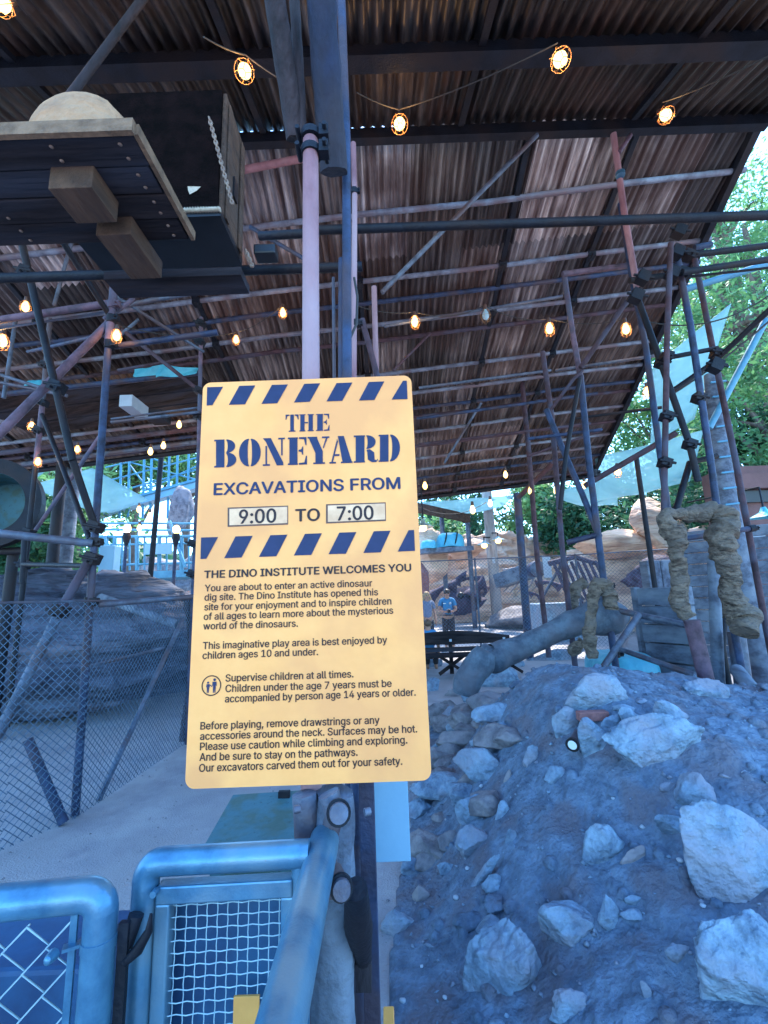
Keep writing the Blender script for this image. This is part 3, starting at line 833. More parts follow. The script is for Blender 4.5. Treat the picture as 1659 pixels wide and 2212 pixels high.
# round pictogram: a child and a grown-up hand in hand
def disc(cx, cz, r, n=16): return [(cx + r * math.cos(2 * math.pi * i / n), cz + r * math.sin(2 * math.pi * i / n)) for i in range(n)]
ic = sp2(178, 772); u_ = MM
ring = []
for i in range(36):
    a, b = 2 * math.pi * i / 36, 2 * math.pi * (i + 1) / 36
    ring.append([(ic[0] + r_ * u_ * math.cos(q), ic[1] + r_ * u_ * math.sin(q)) for r_, q in ((65, a), (65, b), (58, b), (58, a))])
def figp(ox, s):
    f_ = lambda pts: [(ic[0] + u_ * (ox + s * a), ic[1] + u_ * s * b) for a, b in pts]
    return [f_([(math.cos(i * .39) * 9, 36 + math.sin(i * .39) * 9) for i in range(16)]), f_([(-13, 24), (13, 24), (15, -2), (10, -2), (9, 16), (9, -12), (8, -46), (2, -46), (0, -12), (-2, -46), (-8, -46), (-9, -12), (-9, 16), (-10, -2), (-15, -2)])]
icon = [[(x, z - 0) for x, z in pg] for pg in figp(20, 1.0)]
kid = [[(x, z - 9 * u_) for x, z in pg] for pg in figp(-22, .78)]
arm = [[(ic[0] - 12 * u_, ic[1] + 2 * u_), (ic[0] - 9 * u_, ic[1] + 6 * u_), (ic[0] + 6 * u_, ic[1] - 4 * u_), (ic[0] + 4 * u_, ic[1] - 9 * u_)]]
flat(ring, dy=0).build('pictogram_ring', M['ink'], sign)
flat(icon + kid + arm).build('pictogram', M['navy'], sign)
for (a, b, c, d), txt, (l, r_) in [(((285, 915), (683, 902), (683, 1027), (285, 1042)), '9:00', ((362, 1021), (603, 1012))), (((933, 893), (1326, 880), (1328, 1003), (933, 1020)), '7:00', ((1008, 1000), (1245, 992)))]:
    fr = flat([[sp(*q) for q in (a, b, c, d)]], y0=SY - .001).build('plate_frame', M['frame'], sign)
    i_ = [(a[0] + 12, a[1] + 9), (b[0] - 5, b[1] + 8), (c[0] - 5, c[1] - 10), (d[0] + 12, d[1] - 10)]
    flat([[sp(*q) for q in i_]], y0=SY - .0016).build('number_plate', M['cream'], fr)
    line(txt, sp, l[0], l[1], r_[0], r_[1], 98, .02, SY - .0024).build('numerals', M['ink'], fr)

# ------------------------------------------------------------------ pole that carries the board, posts, clamps
def pole(name, pts, r, m, label, cat='pole', group=None, n=12, clamps=()):
    mb = MB().loft(pts, r, n)
    if not clamps: return mb.build(name, M[m], label=label, cat=cat, group=group)
    t_ = thing(name, label, cat, min(pts, key=lambda q: q.z), group)
    mb.build('tube', M[m], t_)
    for c in clamps:
        q = pts[0].lerp(pts[-1], c); d = (pts[-1] - pts[0]).normalized(); rr = r if not hasattr(r, '__len__') else r[0]
        k = MB().loft([q - d * rr * 1.1, q + d * rr * 1.1], rr * 1.35, n)
        k.box(q + Vector((rr * 1.5, -rr * .3, 0)), (rr * 1.3, rr * 1.0, rr * 1.6))
        k.tube(q + Vector((rr * 1.7, -rr * 1.6, 0)), q + Vector((rr * 1.7, rr, 0)), rr * .25, 8)
        k.build('clamp', M['dark'], t_)
    return t_
PY = 1.37
ptop, pbot = at(671, 305, PY), at(673, 1850, 1.30)
t = thing('sign_pole', 'faded pink round steel pole rising behind the notice board', 'pole', (pbot.x, pbot.y, 0))
MB().loft([Vector((pbot.x, pbot.y, 0)), pbot, ptop], .0285, 18).build('tube', M['pink'], t)
for v in (330, 295):
    q = at(672, v, PY)
    k = MB().loft([q - Vector((0, 0, .014)), q + Vector((0, 0, .014))], .038, 16)
    k.box(q + Vector((.05, -.01, 0)), (.035, .04, .05)); k.tube(q + Vector((.055, -.05, 0)), q + Vector((.055, .04, 0)), .009, 8)
    k.tube(q + Vector((-.045, -.04, 0)), q + Vector((-.045, .03, 0)), .009, 8)
    k.build('clamp', M['dark'], t)
# timbers overhead
def dn(pts):
    return pts + [Vector((pts[-1].x, pts[-1].y, 0))]
def timber(u0, v0, y0, u1, v1, y1, wpx, dpx, m, label, **k):
    a, b = at(u0, v0, y0), at(u1, v1, y1)
    c = (a + b) / 2
    mb = MB()
    n = 14
    pts = [a.lerp(b, i / n) for i in range(n + 1)]
    s_ = px(wpx, c) / 2
    mb.loft(pts, s_, 10, fold=lambda tt, an, p: (1.0 + .12 * fbm(p * 9 + Vector((math.cos(an) * 2, math.sin(an) * 2, 0)), 3)) * (1.06 if int(an * 10 / 6.28) % 2 else .96))
    return mb.build('timber_post', M[m], label=label, cat='post', **k)
timber(588, -40, 1.25, 640, 300, 1.50, 44, 40, 'woodpost', 'rough purple brown timber overhead left of the blue timber')
timber(692, -40, 1.25, 722, 372, 1.55, 62, 50, 'navytimber', 'thick dark blue timber overhead joined to the pink pole')
timber(636, 0, 1.35, 655, 330, 1.50, 22, 20, 'woodpost', 'thin grey brown timber squeezed between two overhead timbers')
pole('steel_post', dn([at(736, -30, 1.5), at(748, 300, 1.62), at(750, 825, 1.66)]), .019, 'bluesteel', 'dark steel post with a kink right of the overhead blue timber')
pole('steel_post', dn([at(738, 560, 1.72), at(738, 825, 1.72)]), .015, 'bluesteel', 'dark narrow steel post just above the top edge of the notice board')
pole('steel_post', dn([at(720, 600, 1.75), at(722, 825, 1.75)]), .007, 'steel', 'thin pale conduit beside the dark narrow post above the notice board')
pole('steel_post', dn([at(763, 310, 2.2), at(766, 420, 2.2), at(764, 820, 2.2)]), .016, 'pink', 'pinkish thin post right of the dark post above the notice board', clamps=(.08, .28))
pole('steel_post', dn([at(808, 620, 3.8), at(813, 815, 3.8)]), .026, 'pink', 'pale pink post standing behind the upper right of the notice board')
pole('brace', [at(782, 690, 3.6), at(815, 812, 3.6), at(838, 900, 3.7)], .026, 'rust', 'rusty slanting brace behind the upper right of the notice board', cat='pole')
cab = [at(765, 600, 1.7), at(772, 640, 1.7), at(770, 700, 1.7), at(752, 740, 1.7)]
MB().loft(cab, .006, 6).build('cable', M['cable'], label='black cable bundle looping beside the dark post above the notice board', cat='cable')
bm_ = pole('cross_pipe', [at(688, 503, 1.60), at(560, 510, 1.62)][::-1], .018, 'dark', 'short dark pipe crossing behind the pink pole', cat='pipe')
pole('cross_pipe', [at(690, 497, 3.2), at(1659, 466, 3.2) + Vector((1.2, 0, 0))], .038, 'dark', 'long black level pipe crossing the roof on the right', cat='pipe')
pole('brace', [at(1160, 292, 4.4), at(825, 632, 4.4)], .027, 'steel', 'long pale diagonal pipe under the big corrugated roof', cat='pole')
pole('brace', [at(540, 490, 4.2), at(655, 558, 4.2)], .022, 'bluesteel', 'short light blue diagonal pipe left of the pink pole', cat='pole')
pole('cross_pipe', [at(500, 372, 4.6), at(655, 342, 4.6)], .045, 'pink', 'pale pipe between the dark crate and the pink pole', cat='pipe')

# flat dark post and rough assembly under the board
b0, b1 = at(803, 2105, 1.50), at(790, 1640, 1.42)
MB().beam(Vector((b0.x, b0.y, .0)), b1 + Vector((0, 0, .1)), .045, .02, (0, 1, 0)).build('flat_post', M['bluesteel'], label='flat dark steel post standing right below the notice board', cat='post', bevel=.003)
pa = at(845, 1680, 1.55); pb2 = at(845, 1858, 1.55)
MB().box((pa + pb2) / 2, (px(76, pa), .012, (pa - pb2).length * 1.02)).build('metal_panel', M['panel'], label='pale sheet metal panel hanging below the lower right of the notice board', cat='panel', bevel=.002)
q0 = at(735, 1690, 1.28)
t = thing('gate_post', 'rough grey timber gate post with bolted collars under the notice board', 'post', (q0.x - .02, 1.28, 0))
pts = [Vector((q0.x - .035 + .02 * (i / 10.0), 1.27, .0 + i * .111)) for i in range(11)]
pts = [pts[0].lerp(pts[-1], i / 44) for i in range(45)]
MB().loft(pts, .052, 24, fold=lambda tt, an, p: 1 + .30 * fbm(Vector((math.cos(an) * 2.2, math.sin(an) * 2.2, p.z * 5)), 4)).build('timber', M['wood'], t)
pts = [Vector((q0.x - .085 + .006 * math.sin(i), 1.25, .86 + i * .064)) for i in range(5)]
MB().loft(pts, .030, 14, fold=lambda tt, an, p: 1 + .22 * fbm(Vector((math.cos(an) * 1.6, math.sin(an) * 1.6, p.z * 5)), 3)).build('timber', M['steel'], t)
pts = [Vector((q0.x - .02 + .01 * math.sin(i * 2), 1.235, .90 + i * .044)) for i in range(6)]
MB().loft(pts, .026, 12, fold=lambda tt, an, p: 1 + .3 * fbm(Vector((math.cos(an) * 2, math.sin(an) * 2, p.z * 9)), 3)).build('wrapped_cord', M['steel'], t)
for (u, v, rp, yy) in ((732, 1757, 22, 1.17), (738, 1922, 21, 1.10)):
    c = at(u, v, yy); ax_ = Vector((.15, -1, .35)).normalized()
    rr = px(rp, c)
    mb = MB().loft([c + ax_ * .012, c - ax_ * .04], [rr * .9, rr * 1.05], 20)
    mb.build('pipe_end', M['steel'], t)
    MB().loft([c - ax_ * .010, c - ax_ * .036], [rr * 1.22, rr * 1.22], 20).build('collar', M['dark'], t)
c = at(738, 1922, 1.12); d_ = at(785, 2070, 1.30)
MB().loft([c + Vector((.03, .02, -.01)), c.lerp(d_, .5) + Vector((.012, 0, 0)), d_], [.026, .034, .020], 12).build('strap', M['dark'], t)
d2 = at(786, 2130, 1.32)
MB().beam(d_, d2, .04, .03).build('foot_block', M['woodpost'], t)
for (u, v) in ((648, 1747), (800, 1752), (712, 1820)):
    c = at(u, v, 1.19)
    MB().loft([c, c + Vector((-.014, -.006, 0))], .009, 6).build('bolt', M['steel'], t)

M['shadow_fill'] = mat('dark blue shadow fill', (.012, .075, .17), (.006, .035, .095), (.02, .10, .20), sc=4, rough=.6, bump=.1, bsc=20)  # dark blue that stands in for shadow behind both gates
# ------------------------------------------------------------------ gates and handrail
def chain_near(o0, U, W, H, pitch, r, m):
    """interlocked zig-zag wires in the plane o0 + U*s + z"""
    mb = MB(); N_ = Vector((-U.y, U.x, 0))
    n = int(W / pitch) + 1
    for i in range(n + 1):
        pts = []
        k = int(H / pitch)
        for j in range(k + 1):
            s_ = i * pitch + (pitch * 1.04 if ((i + j) % 2) else 0)
            if s_ > W: s_ = W
            pts.append(o0 + U * s_ + Vector((0, 0, -j * pitch)) + N_ * (.004 if (i + j) % 2 else -.004))
        mb.loft(pts, r, 6)
    return mb
def gframe(name, pts, r, parent): return MB().loft(pts, r, 18).build(name, M['galv'], parent)
# left gate leaf
gl0, gl1 = atz(222, 1928, 1.03), atz(-120, 1962, 1.03)
t = thing('gate', 'galvanised gate leaf with chain link mesh at the lower left', 'gate', (gl0.x, gl0.y, 0))
dU = (gl1 - gl0); dU.z = 0; dU.normalize()
gl1 = gl0 + dU * .7
R1 = .031
cn = [gl0 + dU * (.034 * (1 - math.sin(a_))) + Vector((0, 0, -.034 * (1 - math.cos(a_)))) for a_ in [math.pi / 2 * k_ / 6 for k_ in range(7)]]
gframe('top_rail', [gl1] + cn, R1, t)
gframe('stile', [cn[-1] + Vector((0, 0, .004)), Vector((gl0.x, gl0.y, .08))], R1 * 1.0, t)
gframe('stile', [gl1 + Vector((0, 0, 0)), Vector((gl1.x, gl1.y, .08))], R1 * .98, t)
gframe('bottom_rail', [Vector((gl0.x, gl0.y, .12)), Vector((gl1.x, gl1.y, .12))], R1 * .9, t)
chain_near(gl0 + dU * .055 + Vector((0, 0, -.045)), dU, .60, .86, .040, .0022, 'wire').build('chain_link_mesh', M['wire'], t)
MB().beam(gl0 + dU * .050 + Vector((0, 0, -.03)), gl0 + dU * .050 + Vector((0, 0, -.88)), .014, .005, (0, 1, 0)).build('tension_bar', M['galv'], t)
for dz in (-.085, -.45):
    c = gl0 + Vector((0, 0, dz))
    k = MB().loft([c - Vector((0, 0, .009)), c + Vector((0, 0, .009))], R1 * 1.07, 18)
    k.beam(c + dU * R1, c + dU * (R1 + .03) + Vector((0, -.012, 0)), .018, .006)
    k.build('band', M['galv'], t)
    cc = c + dU * (R1 + .038) + Vector((0, -.022, 0))
    MB().loft([cc, cc + Vector((0, -.016, 0))], [.011, .009], 8).ell(cc + Vector((0, -.017, 0)), (.008, .005, .008), 8, 5).build('bolt', M['galv'], t)
hg = gl0 + Vector((.043, .012, 0))
k = MB()
k.beam(hg + Vector((0, 0, -.06)), hg + Vector((0, 0, -.75)), .02, .012)
for dz in (-.13, -.45):
    for s_ in (1, -1):
        k.loft([hg + Vector((.005, 0, dz)), hg + Vector((.03, .0, dz + .02)), hg + Vector((.052, -.005, dz + .055 * (1 if s_ > 0 else .8))), hg + Vector((.055, -.005, dz + .085))] if s_ > 0 else [hg + Vector((.0, .01, dz + .02)), hg + Vector((.012, .02, dz + .07))], [.009, .011, .008, .003] if s_ > 0 else [.014, .016], 8)
k.build('fork_latch', M['dark'], t)
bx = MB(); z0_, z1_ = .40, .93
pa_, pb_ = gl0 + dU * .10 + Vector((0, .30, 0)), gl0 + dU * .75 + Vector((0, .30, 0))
bx.box(((pa_.x + pb_.x) / 2, (pa_.y + pb_.y) / 2 + .12, .36), (abs(pa_.x - pb_.x), .22, .72))  # added box, its navy replaces the shadow on the path behind this leaf
bx.build('shadow_box', M['shadow_fill'], label='added dark navy box in place of shadow behind the left gate leaf', cat='shadow box', bevel=.012)
# middle gate leaf with woven wire
g0, g1 = atz(318, 1862, 1.04), atz(668, 1843, 1.04)
t = thing('gate', 'galvanised gate leaf filled with square woven wire in the middle', 'gate', (g0.x, g0.y, 0))
gU = (g1 - g0).normalized(); gU.z = 0
cn = [g0 + gU * (.032 * (1 - math.sin(a_))) + Vector((0, 0, -.032 * (1 - math.cos(a_)))) for a_ in [math.pi / 2 * k_ / 6 for k_ in range(7)]]
gframe('top_rail', [g1] + cn, .028, t)
gframe('stile', [cn[-1] + Vector((0, 0, .004)), Vector((g0.x, g0.y, .08))], .028, t)
gframe('stile', [g1 + Vector((-.02, 0, -.01)), Vector((g1.x - .02, g1.y, .08))], .02, t)
W_ = (g1 - g0).length - .03
fi = MB()
zt, zb = 1.04 - .028 - .014, .1
a0 = Vector((g0.x, g0.y, 0)) + gU * .045
fi.beam(a0 + Vector((0, 0, zt - .018)) - gU * .016, a0 + gU * (W_ - .05) + Vector((0, 0, zt - .018)), .034, .036)
fi.beam(a0 + Vector((0, 0, zt - .034)), a0 + Vector((0, 0, zb)), .032, .034, (0, 1, 0))
fi.beam(a0 + gU * (W_ - .06) + Vector((0, 0, zt - .034)), a0 + gU * (W_ - .06) + Vector((0, 0, zb)), .030, .034, (0, 1, 0))
fi.build('inner_frame', M['galv'], t, bevel=.004)
wm = MB(); s_ = .0225
N_ = Vector((-gU.y, gU.x, 0))
x = .024
i = 0
while x < W_ - .07:
    p0 = a0 + gU * x
    pts = [p0 + Vector((0, 0, zt - .035 - j * s_)) + N_ * (.0022 if (i + j) % 2 else -.0022) for j in range(int((zt - zb) / s_))]
    wm.loft(pts, .0013, 5); x += s_; i += 1
nx_ = i
for j in range(int((zt - zb - .04) / s_)):
    pts = [a0 + gU * (.010 + kk * s_) + Vector((0, 0, zt - .046 - j * s_)) + N_ * (-.0022 if (kk + j) % 2 else .0022) for kk in range(nx_ + 1)]
    wm.loft(pts, .0013, 5)
wm.build('woven_wire', M['wire'], t)
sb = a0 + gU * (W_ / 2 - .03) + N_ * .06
MB().beam(Vector((sb.x, sb.y, .12)), Vector((sb.x, sb.y, .95)), W_ - .03, .008, N_).build('shadow_sheet', M['shadow_fill'], t)  # added sheet, darkens the mesh in place of shadow on the path
MB().loft([a0 + Vector((-.012, -.02, zt - .004)), a0 + Vector((-.012, -.036, zt - .004))], .007, 8).build('bolt', M['galv'], t)
# yellow warning plate on the lower gate
c = at(532, 2205, 1.12)
MB().box(c, (.055, .006, .09)).build('warning_plate', M['yellow'], label='small yellow plate low behind the woven wire gate', cat='plate', bevel=.001)
# handrail that comes towards the camera
h0, h1 = atz(694, 1843, 1.02), atz(694, 1843, 1.02) + Vector((.012, -1.0, -.0))
t = thing('handrail', 'thick galvanised handrail running from the gate post towards the viewer', 'rail', (h0.x, h0.y, 0))
MB().loft([h0 + Vector((0, .06, 0)), h1], .036, 24).build('rail', M['galv'], t)
MB().loft([Vector((h1.x, h1.y + .06, 1.0)), Vector((h1.x, h1.y + .06, 0))], .03, 14).build('post', M['galv'], t)
w0 = atz(690, 1960, .80)
mb = MB().loft([Vector((h0.x + .085, .85, z_)) for z_ in (0, .25, .5, .72, .86)], .055, 12, fold=lambda tt, an, p: 1 + .2 * fbm(Vector((math.cos(an), math.sin(an), p.z * 2)), 3))
mb.build('timber_post', M['wood'], label='bleached rough timber post under the handrail at the bottom edge', cat='post')
MB().beam(Vector((h0.x + .150, .98, 0)), Vector((h0.x + .150, .98, .84)), .02, .05, (0, 1, 0)).build('yellow_strip', M['yellow'], label='narrow yellow painted strip beside the bleached timber post', cat='strip', bevel=.002)
# green lid of a bin on the path behind the gate
L0, L1, L2, L3 = atz(503, 1716, .78), atz(655, 1706, .78), atz(655, 1815, .74), atz(440, 1826, .74)
t = thing('equipment_box', 'green speckled equipment box standing behind the middle gate', 'box', ((L0.x + L2.x) / 2, (L0.y + L2.y) / 2, 0))
mb = MB(); th_ = Vector((0, 0, -.02))
mb.add([L0, L1, L2, L3, L0 + th_, L1 + th_, L2 + th_, L3 + th_], [(0, 3, 2, 1), (4, 5, 6, 7), (0, 1, 5, 4), (1, 2, 6, 5), (2, 3, 7, 6), (3, 0, 4, 7)])
mb.build('lid', M['green'], t, bevel=.004)
mb = MB(); i_ = [L0 * .94 + L2 * .06, L1 * .94 + L3 * .06, L2 * .94 + L0 * .06, L3 * .94 + L1 * .06]
tp = [Vector((q.x, q.y, .71)) for q in i_]; bt = [Vector((q.x, q.y, 0)) for q in i_]
mb.add(tp + bt, [(0, 1, 2, 3), (0, 4, 5, 1), (1, 5, 6, 2), (2, 6, 7, 3), (3, 7, 4, 0)])
mb.build('body', M['green'], t)
hn = atz(614, 1716, .785)
MB().box(hn, (.05, .02, .03)).build('hinge', M['dark'], t, bevel=.003)

# ------------------------------------------------------------------ hanging platform, plaster jacket, crate (upper left)
PZ = 3.45
def onz(u, v, z): return atz(u, v, z)
A, B_, C_, D_ = onz(289, 290, PZ), onz(395, 520, PZ), onz(-60, 528, PZ), onz(-60, 290, PZ)
x0p, x1p, y0p, y1p = -2.6, A.x - .005, A.y, B_.y
t = thing('hanging_platform', 'plank platform with skid beams hung high at the upper left', 'platform', (-1.7, 1.8, PZ))
for k in range(4):
    ya, yb = y0p + (y1p - y0p) * k / 4 + .006, y0p + (y1p - y0p) * (k + 1) / 4 - .002
    MB().box(((x0p + x1p - .04 * (3 - k) * 0) / 2, (ya + yb) / 2, PZ + .025 + .004 * (k % 2)), (x1p - x0p - .02 * (k % 2), yb - ya, .05)).build('plank', M['plank'], t, bevel=.004)
MB().box(((x0p + x1p) / 2, y0p - .012, PZ + .022), (x1p - x0p + .02, .022, .06)).build('edge_board', M['edge'], t)
MB().box((x1p + .012, (y0p + y1p) / 2, PZ + .024), (.02, y1p - y0p, .05)).build('edge_board', M['edge'], t)
for xx in (-2.2, -1.75, -1.3, -1.02):
    for k in range(4):
        ya = y0p + (y1p - y0p) * (k + .5) / 4
        MB().ell((xx, ya - .03, PZ - .001), (.009, .009, .004), 8, 4).ell((xx, ya + .03, PZ - .001), (.009, .009, .004), 8, 4).build('nail_pair', M['chain'], t)
k0 = onz(103, 407, PZ - .11); k1 = onz(199, 405, PZ - .11)
for (xa, xb, ya, yb, zz) in ((k0.x, k1.x, k0.y, k0.y + .18, .11), (onz(245, 556, PZ - .1).x, onz(318, 556, PZ - .1).x, y1p - .16, y1p + .14, .10)):
    MB().box(((xa + xb) / 2, (ya + yb) / 2, PZ - zz / 2 - .001), (xb - xa, yb - ya, zz)).build('skid_block', M['woodtan'], t, bevel=.004)
# plaster dome on the platform
dl, dr = at(48, 290, y0p + .10), at(286, 290, y0p + .10)
cx = (dl.x + dr.x) / 2; rr = (dr.x - dl.x) / 2
ztop = at(165, 226, y0p + .10).z
mb = MB(); n = 26
vs = []; fs = []
for j in range(11):
    a = math.pi / 2 * j / 10
    for i in range(n):
        p_ = 2 * math.pi * i / n
        ca, sa = math.cos(a) ** .55, math.sin(a) ** .9
        q = Vector((cx + rr * ca * math.cos(p_), y0p + .16 + .17 * ca * math.sin(p_), PZ + .05 + (ztop - PZ - .03) * sa))
        q += Vector((0, 0, .025 * fbm(q * 7)))
        vs.append(q)
for j in range(10):
    for i in range(n):
        i2 = (i + 1) % n
        fs.append((j * n + i, j * n + i2, (j + 1) * n + i2, (j + 1) * n + i))
mb.add(vs, fs, True)
mb.build('plaster_jacket', M['plaster'], label='tan plaster covered fossil lump lying on the plank platform', cat='fossil jacket')
rp = [at(55 + i * 14, 283 - 14 * math.sin(i / 4.0 * 1.57) * (1 if i < 4 else 1), y0p + .03) for i in range(5)]
MB().loft(rp, .008, 6).build('chain', M['chain'], label='rusty chain lying over the left end of the tan plaster lump', cat='chain')
# dark crate
CZ = 3.72
ca, cb = onz(370, 466, CZ), onz(476, 466, CZ)
cf = onz(535, 574, CZ)
cx0, cx1, cy0, cy1 = -1.75, cb.x, cb.y, cf.y
ct = 4.60
t = thing('hanging_crate', 'dark cloth sided crate with tan edge boards hung beside the platform', 'crate', ((cx0 + cx1) / 2, (cy0 + cy1) / 2, CZ))
MB().box(((cx0 + cx1) / 2, (cy0 + cy1) / 2, CZ + .02), (cx1 - cx0, cy1 - cy0, .04)).build('bottom', M['black'], t)
MB().box(((cx0 + cx1 - .02) / 2, cy0 + .012, (CZ + .042 + ct) / 2), (cx1 - cx0 - .02, .02, ct - CZ - .042)).build('front_panel', M['mesh'], t)
MB().box((cx1 - .012, (cy0 + cy1) / 2 + .012, (CZ + .042 + ct) / 2), (.022, cy1 - cy0 - .024, ct - CZ - .042)).build('side_panel', M['woodtan'], t)
for dy in (.08, .30):
    MB().box((cx1 + .008, cy0 + dy, CZ + .44), (.012, .05, .8)).build('edge_board', M['woodtan'], t, bevel=.003)
MB().box((cx1 + .004, cy0 + .2, CZ + .38), (.014, .06, .14)).build('hand_hole', M['black'], t)
mb = MB()
pts = [Vector((cx0 + .6 + (cx1 - cx0 - .6) * i / 40, cy0 - .006, CZ + .035)) for i in range(41)]
mb.loft(pts, .014, 8, fold=lambda tt, an, p: 1 + .35 * math.sin(tt * 130 + an))
mb.build('rope_trim', M['rope'], t)
pp = at(418, 408, cy0 - .004)
mb = MB(); pts = [(pp.x + dx, pp.z + dz) for dx, dz in ((-.035, .02), (.04, .015), (.02, -.01), (-.02, -.035), (-.03, -.01))]
mb.add([(x, cy0 - .003, z) for x, z in pts], [[0, 1, 2, 3, 4][::-1]])
mb.build('torn_patch', M['rope'], t)
# chain hanging along the crate
def chain(name, p, q, n, r, label):
    mb = MB()
    d = (q - p) / n
    for i in range(n):
        c = p + d * (i + .5); L_ = d.length
        t_ = d.normalized(); s_ = t_.cross(Vector((0, 1, 0))).normalized(); f_ = t_.cross(s_)
        ax_ = s_ if i % 2 else f_
        pts = [c + t_ * (math.cos(a) * L_ * .68) + ax_ * (math.sin(a) * L_ * .36) for a in [2 * math.pi * k / 12 for k in range(12)]]
        mb.loft(pts, r, 6, caps=False, closed=True)
    return mb.build(name, M['chain'], label=label, cat='chain')
chain('chain', at(452, 255, cy0 - .05), at(502, 440, cy0 + .02), 26, .006, 'rusty chain hanging down along the right side of the dark crate')
chain('chain', at(530, 540, cy1 - .1), at(545, 575, cy1 - .1), 6, .008, 'short chain end dangling under the right corner of the dark crate')
MB().box(((onz(235, 600, 3.45).x + onz(530, 600, 3.45).x) / 2, onz(380, 605, 3.45).y, 3.43), (onz(530, 600, 3.45).x - onz(235, 600, 3.45).x, .16, .05)).build('support_board', M['plank'], label='dark board lying under the crate on the long black beam', cat='board')
e0, e1 = at(-60, 603, 2.75), at(782, 576, 2.75)
MB().loft([e0, e1], .034, 12).build('beam_pipe', M['dark'], label='long black beam crossing in front under the crate', cat='beam')
pole('brace', [at(140, 222, 2.3), at(322, -20, 2.3)], .026, 'woodpost', 'long slanting strut from the plaster lump up to the near roof', cat='pole')
mb = MB(); c = at(575, 548, 2.5)
mb.box(c, (.14, .1, .07)); mb.build('junction_box', M['black'], label='black box fixed right of the crate behind the pink pole', cat='box', bevel=.01)

# ------------------------------------------------------------------ left scaffold
def P2(a, b, Ya, Yb=None): return [at(a[0], a[1], Ya), at(b[0], b[1], Yb or Ya)]
sl = thing('scaffold', 'tall pipe scaffold frame standing over the chain link fence on the left', 'scaffold', (-2.55, 3.9, 0))
def part(root, name, pts, r, m, n=12): return MB().loft(pts, r, n).build(name, M[m], root)
top, mid, bot = at(246, 622, 3.9), at(234, 745, 3.9), atz(162, 1762, 0)
part(sl, 'pole', [mid, Vector((mid.x, mid.y, bot.z)) + (bot - Vector((mid.x, mid.y, bot.z)))], .031, 'bluesteel')
part(sl, 'pole', [mid, top], .037, 'mauve')
part(sl, 'brace', P2((46, 520), (157, 995), 3.4, 3.6), .030, 'dark')
part(sl, 'brace', P2((157, 995), (206, 1140), 3.6, 3.86), .030, 'dark')
part(sl, 'brace', P2((240, 694), (-40, 975), 3.95, 3.4), .038, 'mauve')
part(sl, 'brace', P2((137, 525), (242, 690), 3.3, 3.95), .026, 'dark')
part(sl, 'ledger', P2((-40, 697), (238, 655), 4.0), .036, 'mauve')
part(sl, 'ledger', P2((-40, 716), (238, 673), 4.1), .013, 'steel')
part(sl, 'ledger', P2((248, 748), (470, 718), 4.0), .030, 'bluesteel')
part(sl, 'ledger', P2((245, 632), (414, 626), 4.0), .026, 'mauve')
part(sl, 'ledger', P2((225, 690), (290, 645), 3.92, 3.98), .024, 'mauve')
part(sl, 'ledger', P2((248, 664), (418, 632), 4.5), .028, 'steel')
part(sl, 'ledger', P2((-40, 1148), (200, 1174), 3.5, 3.86), .034, 'steel')
part(sl, 'ledger', P2((212, 1306), (416, 1289), 3.9, 4.6), .026, 'steel')
part(sl, 'brace', P2((196, 1204), (130, 1320), 3.85, 3.75), .036, 'rust')
part(sl, 'brace', P2((130, 1320), (-30, 1640), 3.75, 3.35), .036, 'steel')
part(sl, 'brace', [at(60, 1598, 3.75), at(138, 1778, 3.75)], .036, 'bluesteel')
part(sl, 'brace', P2((394, 1338), (213, 1728), 5.3, 4.15), .024, 'steel')
for v, mm in ((660, 'mauve'), (690, 'dark'), (745, 'dark'), (1140, 'dark'), (1172, 'dark'), (1300, 'dark')):
    q = at(246 - (v - 626) * .0763, v, 3.9)
    k = MB().loft([q - Vector((0, 0, .04)), q + Vector((0, 0, .04))], .046, 12)
    k.box(q + Vector((.05, -.02, 0)), (.06, .05, .06)); k.tube(q + Vector((.06, -.07, .0)), q + Vector((.06, .03, 0)), .010, 6)
    k.build('clamp', M[mm if mm == 'mauve' else 'dark'], sl)
sg = thing('scaffold', 'slim scaffold bay with a pink topped pole left of the notice board', 'scaffold', (at(405, 1590, 5.6).x, 5.6, 0))
part(sg, 'pole', P2((435, 686), (429, 985), 5.5), .026, 'mauve')
part(sg, 'pole', [at(429, 985, 5.5), Vector((at(404, 1600, 5.6).x, 5.6, 0))], .026, 'bluesteel')
part(sg, 'brace', P2((264, 712), (432, 845), 5.2, 5.5), .026, 'rust')
part(sg, 'brace', P2((246, 735), (300, 690), 5.2, 5.2), .02, 'steel')
part(sg, 'ledger', P2((240, 912), (432, 890), 5.4), .020, 'steel')
part(sg, 'ledger', P2((240, 905), (432, 880), 5.6), .014, 'steel')
sh = thing('scaffold', 'thin scaffold poles with crossing braces at the far left edge', 'scaffold', (at(60, 1262, 5.4).x, 5.4, 0))
part(sh, 'pole', [at(108, 688, 5.4), at(92, 870, 5.4)], .030, 'steel')
part(sh, 'pole', [at(92, 870, 5.4), at(78, 1000, 5.4)], .032, 'mauve')
pq = at(50, 1262, 5.4)
part(sh, 'pole', [at(78, 1000, 5.4), pq, Vector((pq.x, pq.y, .3))], .030, 'dark')
part(sh, 'pole', P2((34, 690), (8, 860), 5.6), .026, 'steel')
part(sh, 'brace', P2((91, 896), (129, 993), 5.3, 5.1), .028, 'dark')
part(sh, 'brace', P2((129, 993), (194, 1165), 5.1, 4.4), .028, 'dark')
part(sh, 'brace', P2((228, 925), (70, 1155), 5.2, 5.6), .024, 'mauve')
part(sh, 'brace', P2((-30, 800), (145, 855), 5.2, 5.4), .022, 'steel')
part(sh, 'brace', P2((-30, 820), (120, 850), 5.0, 5.3), .020, 'steel')
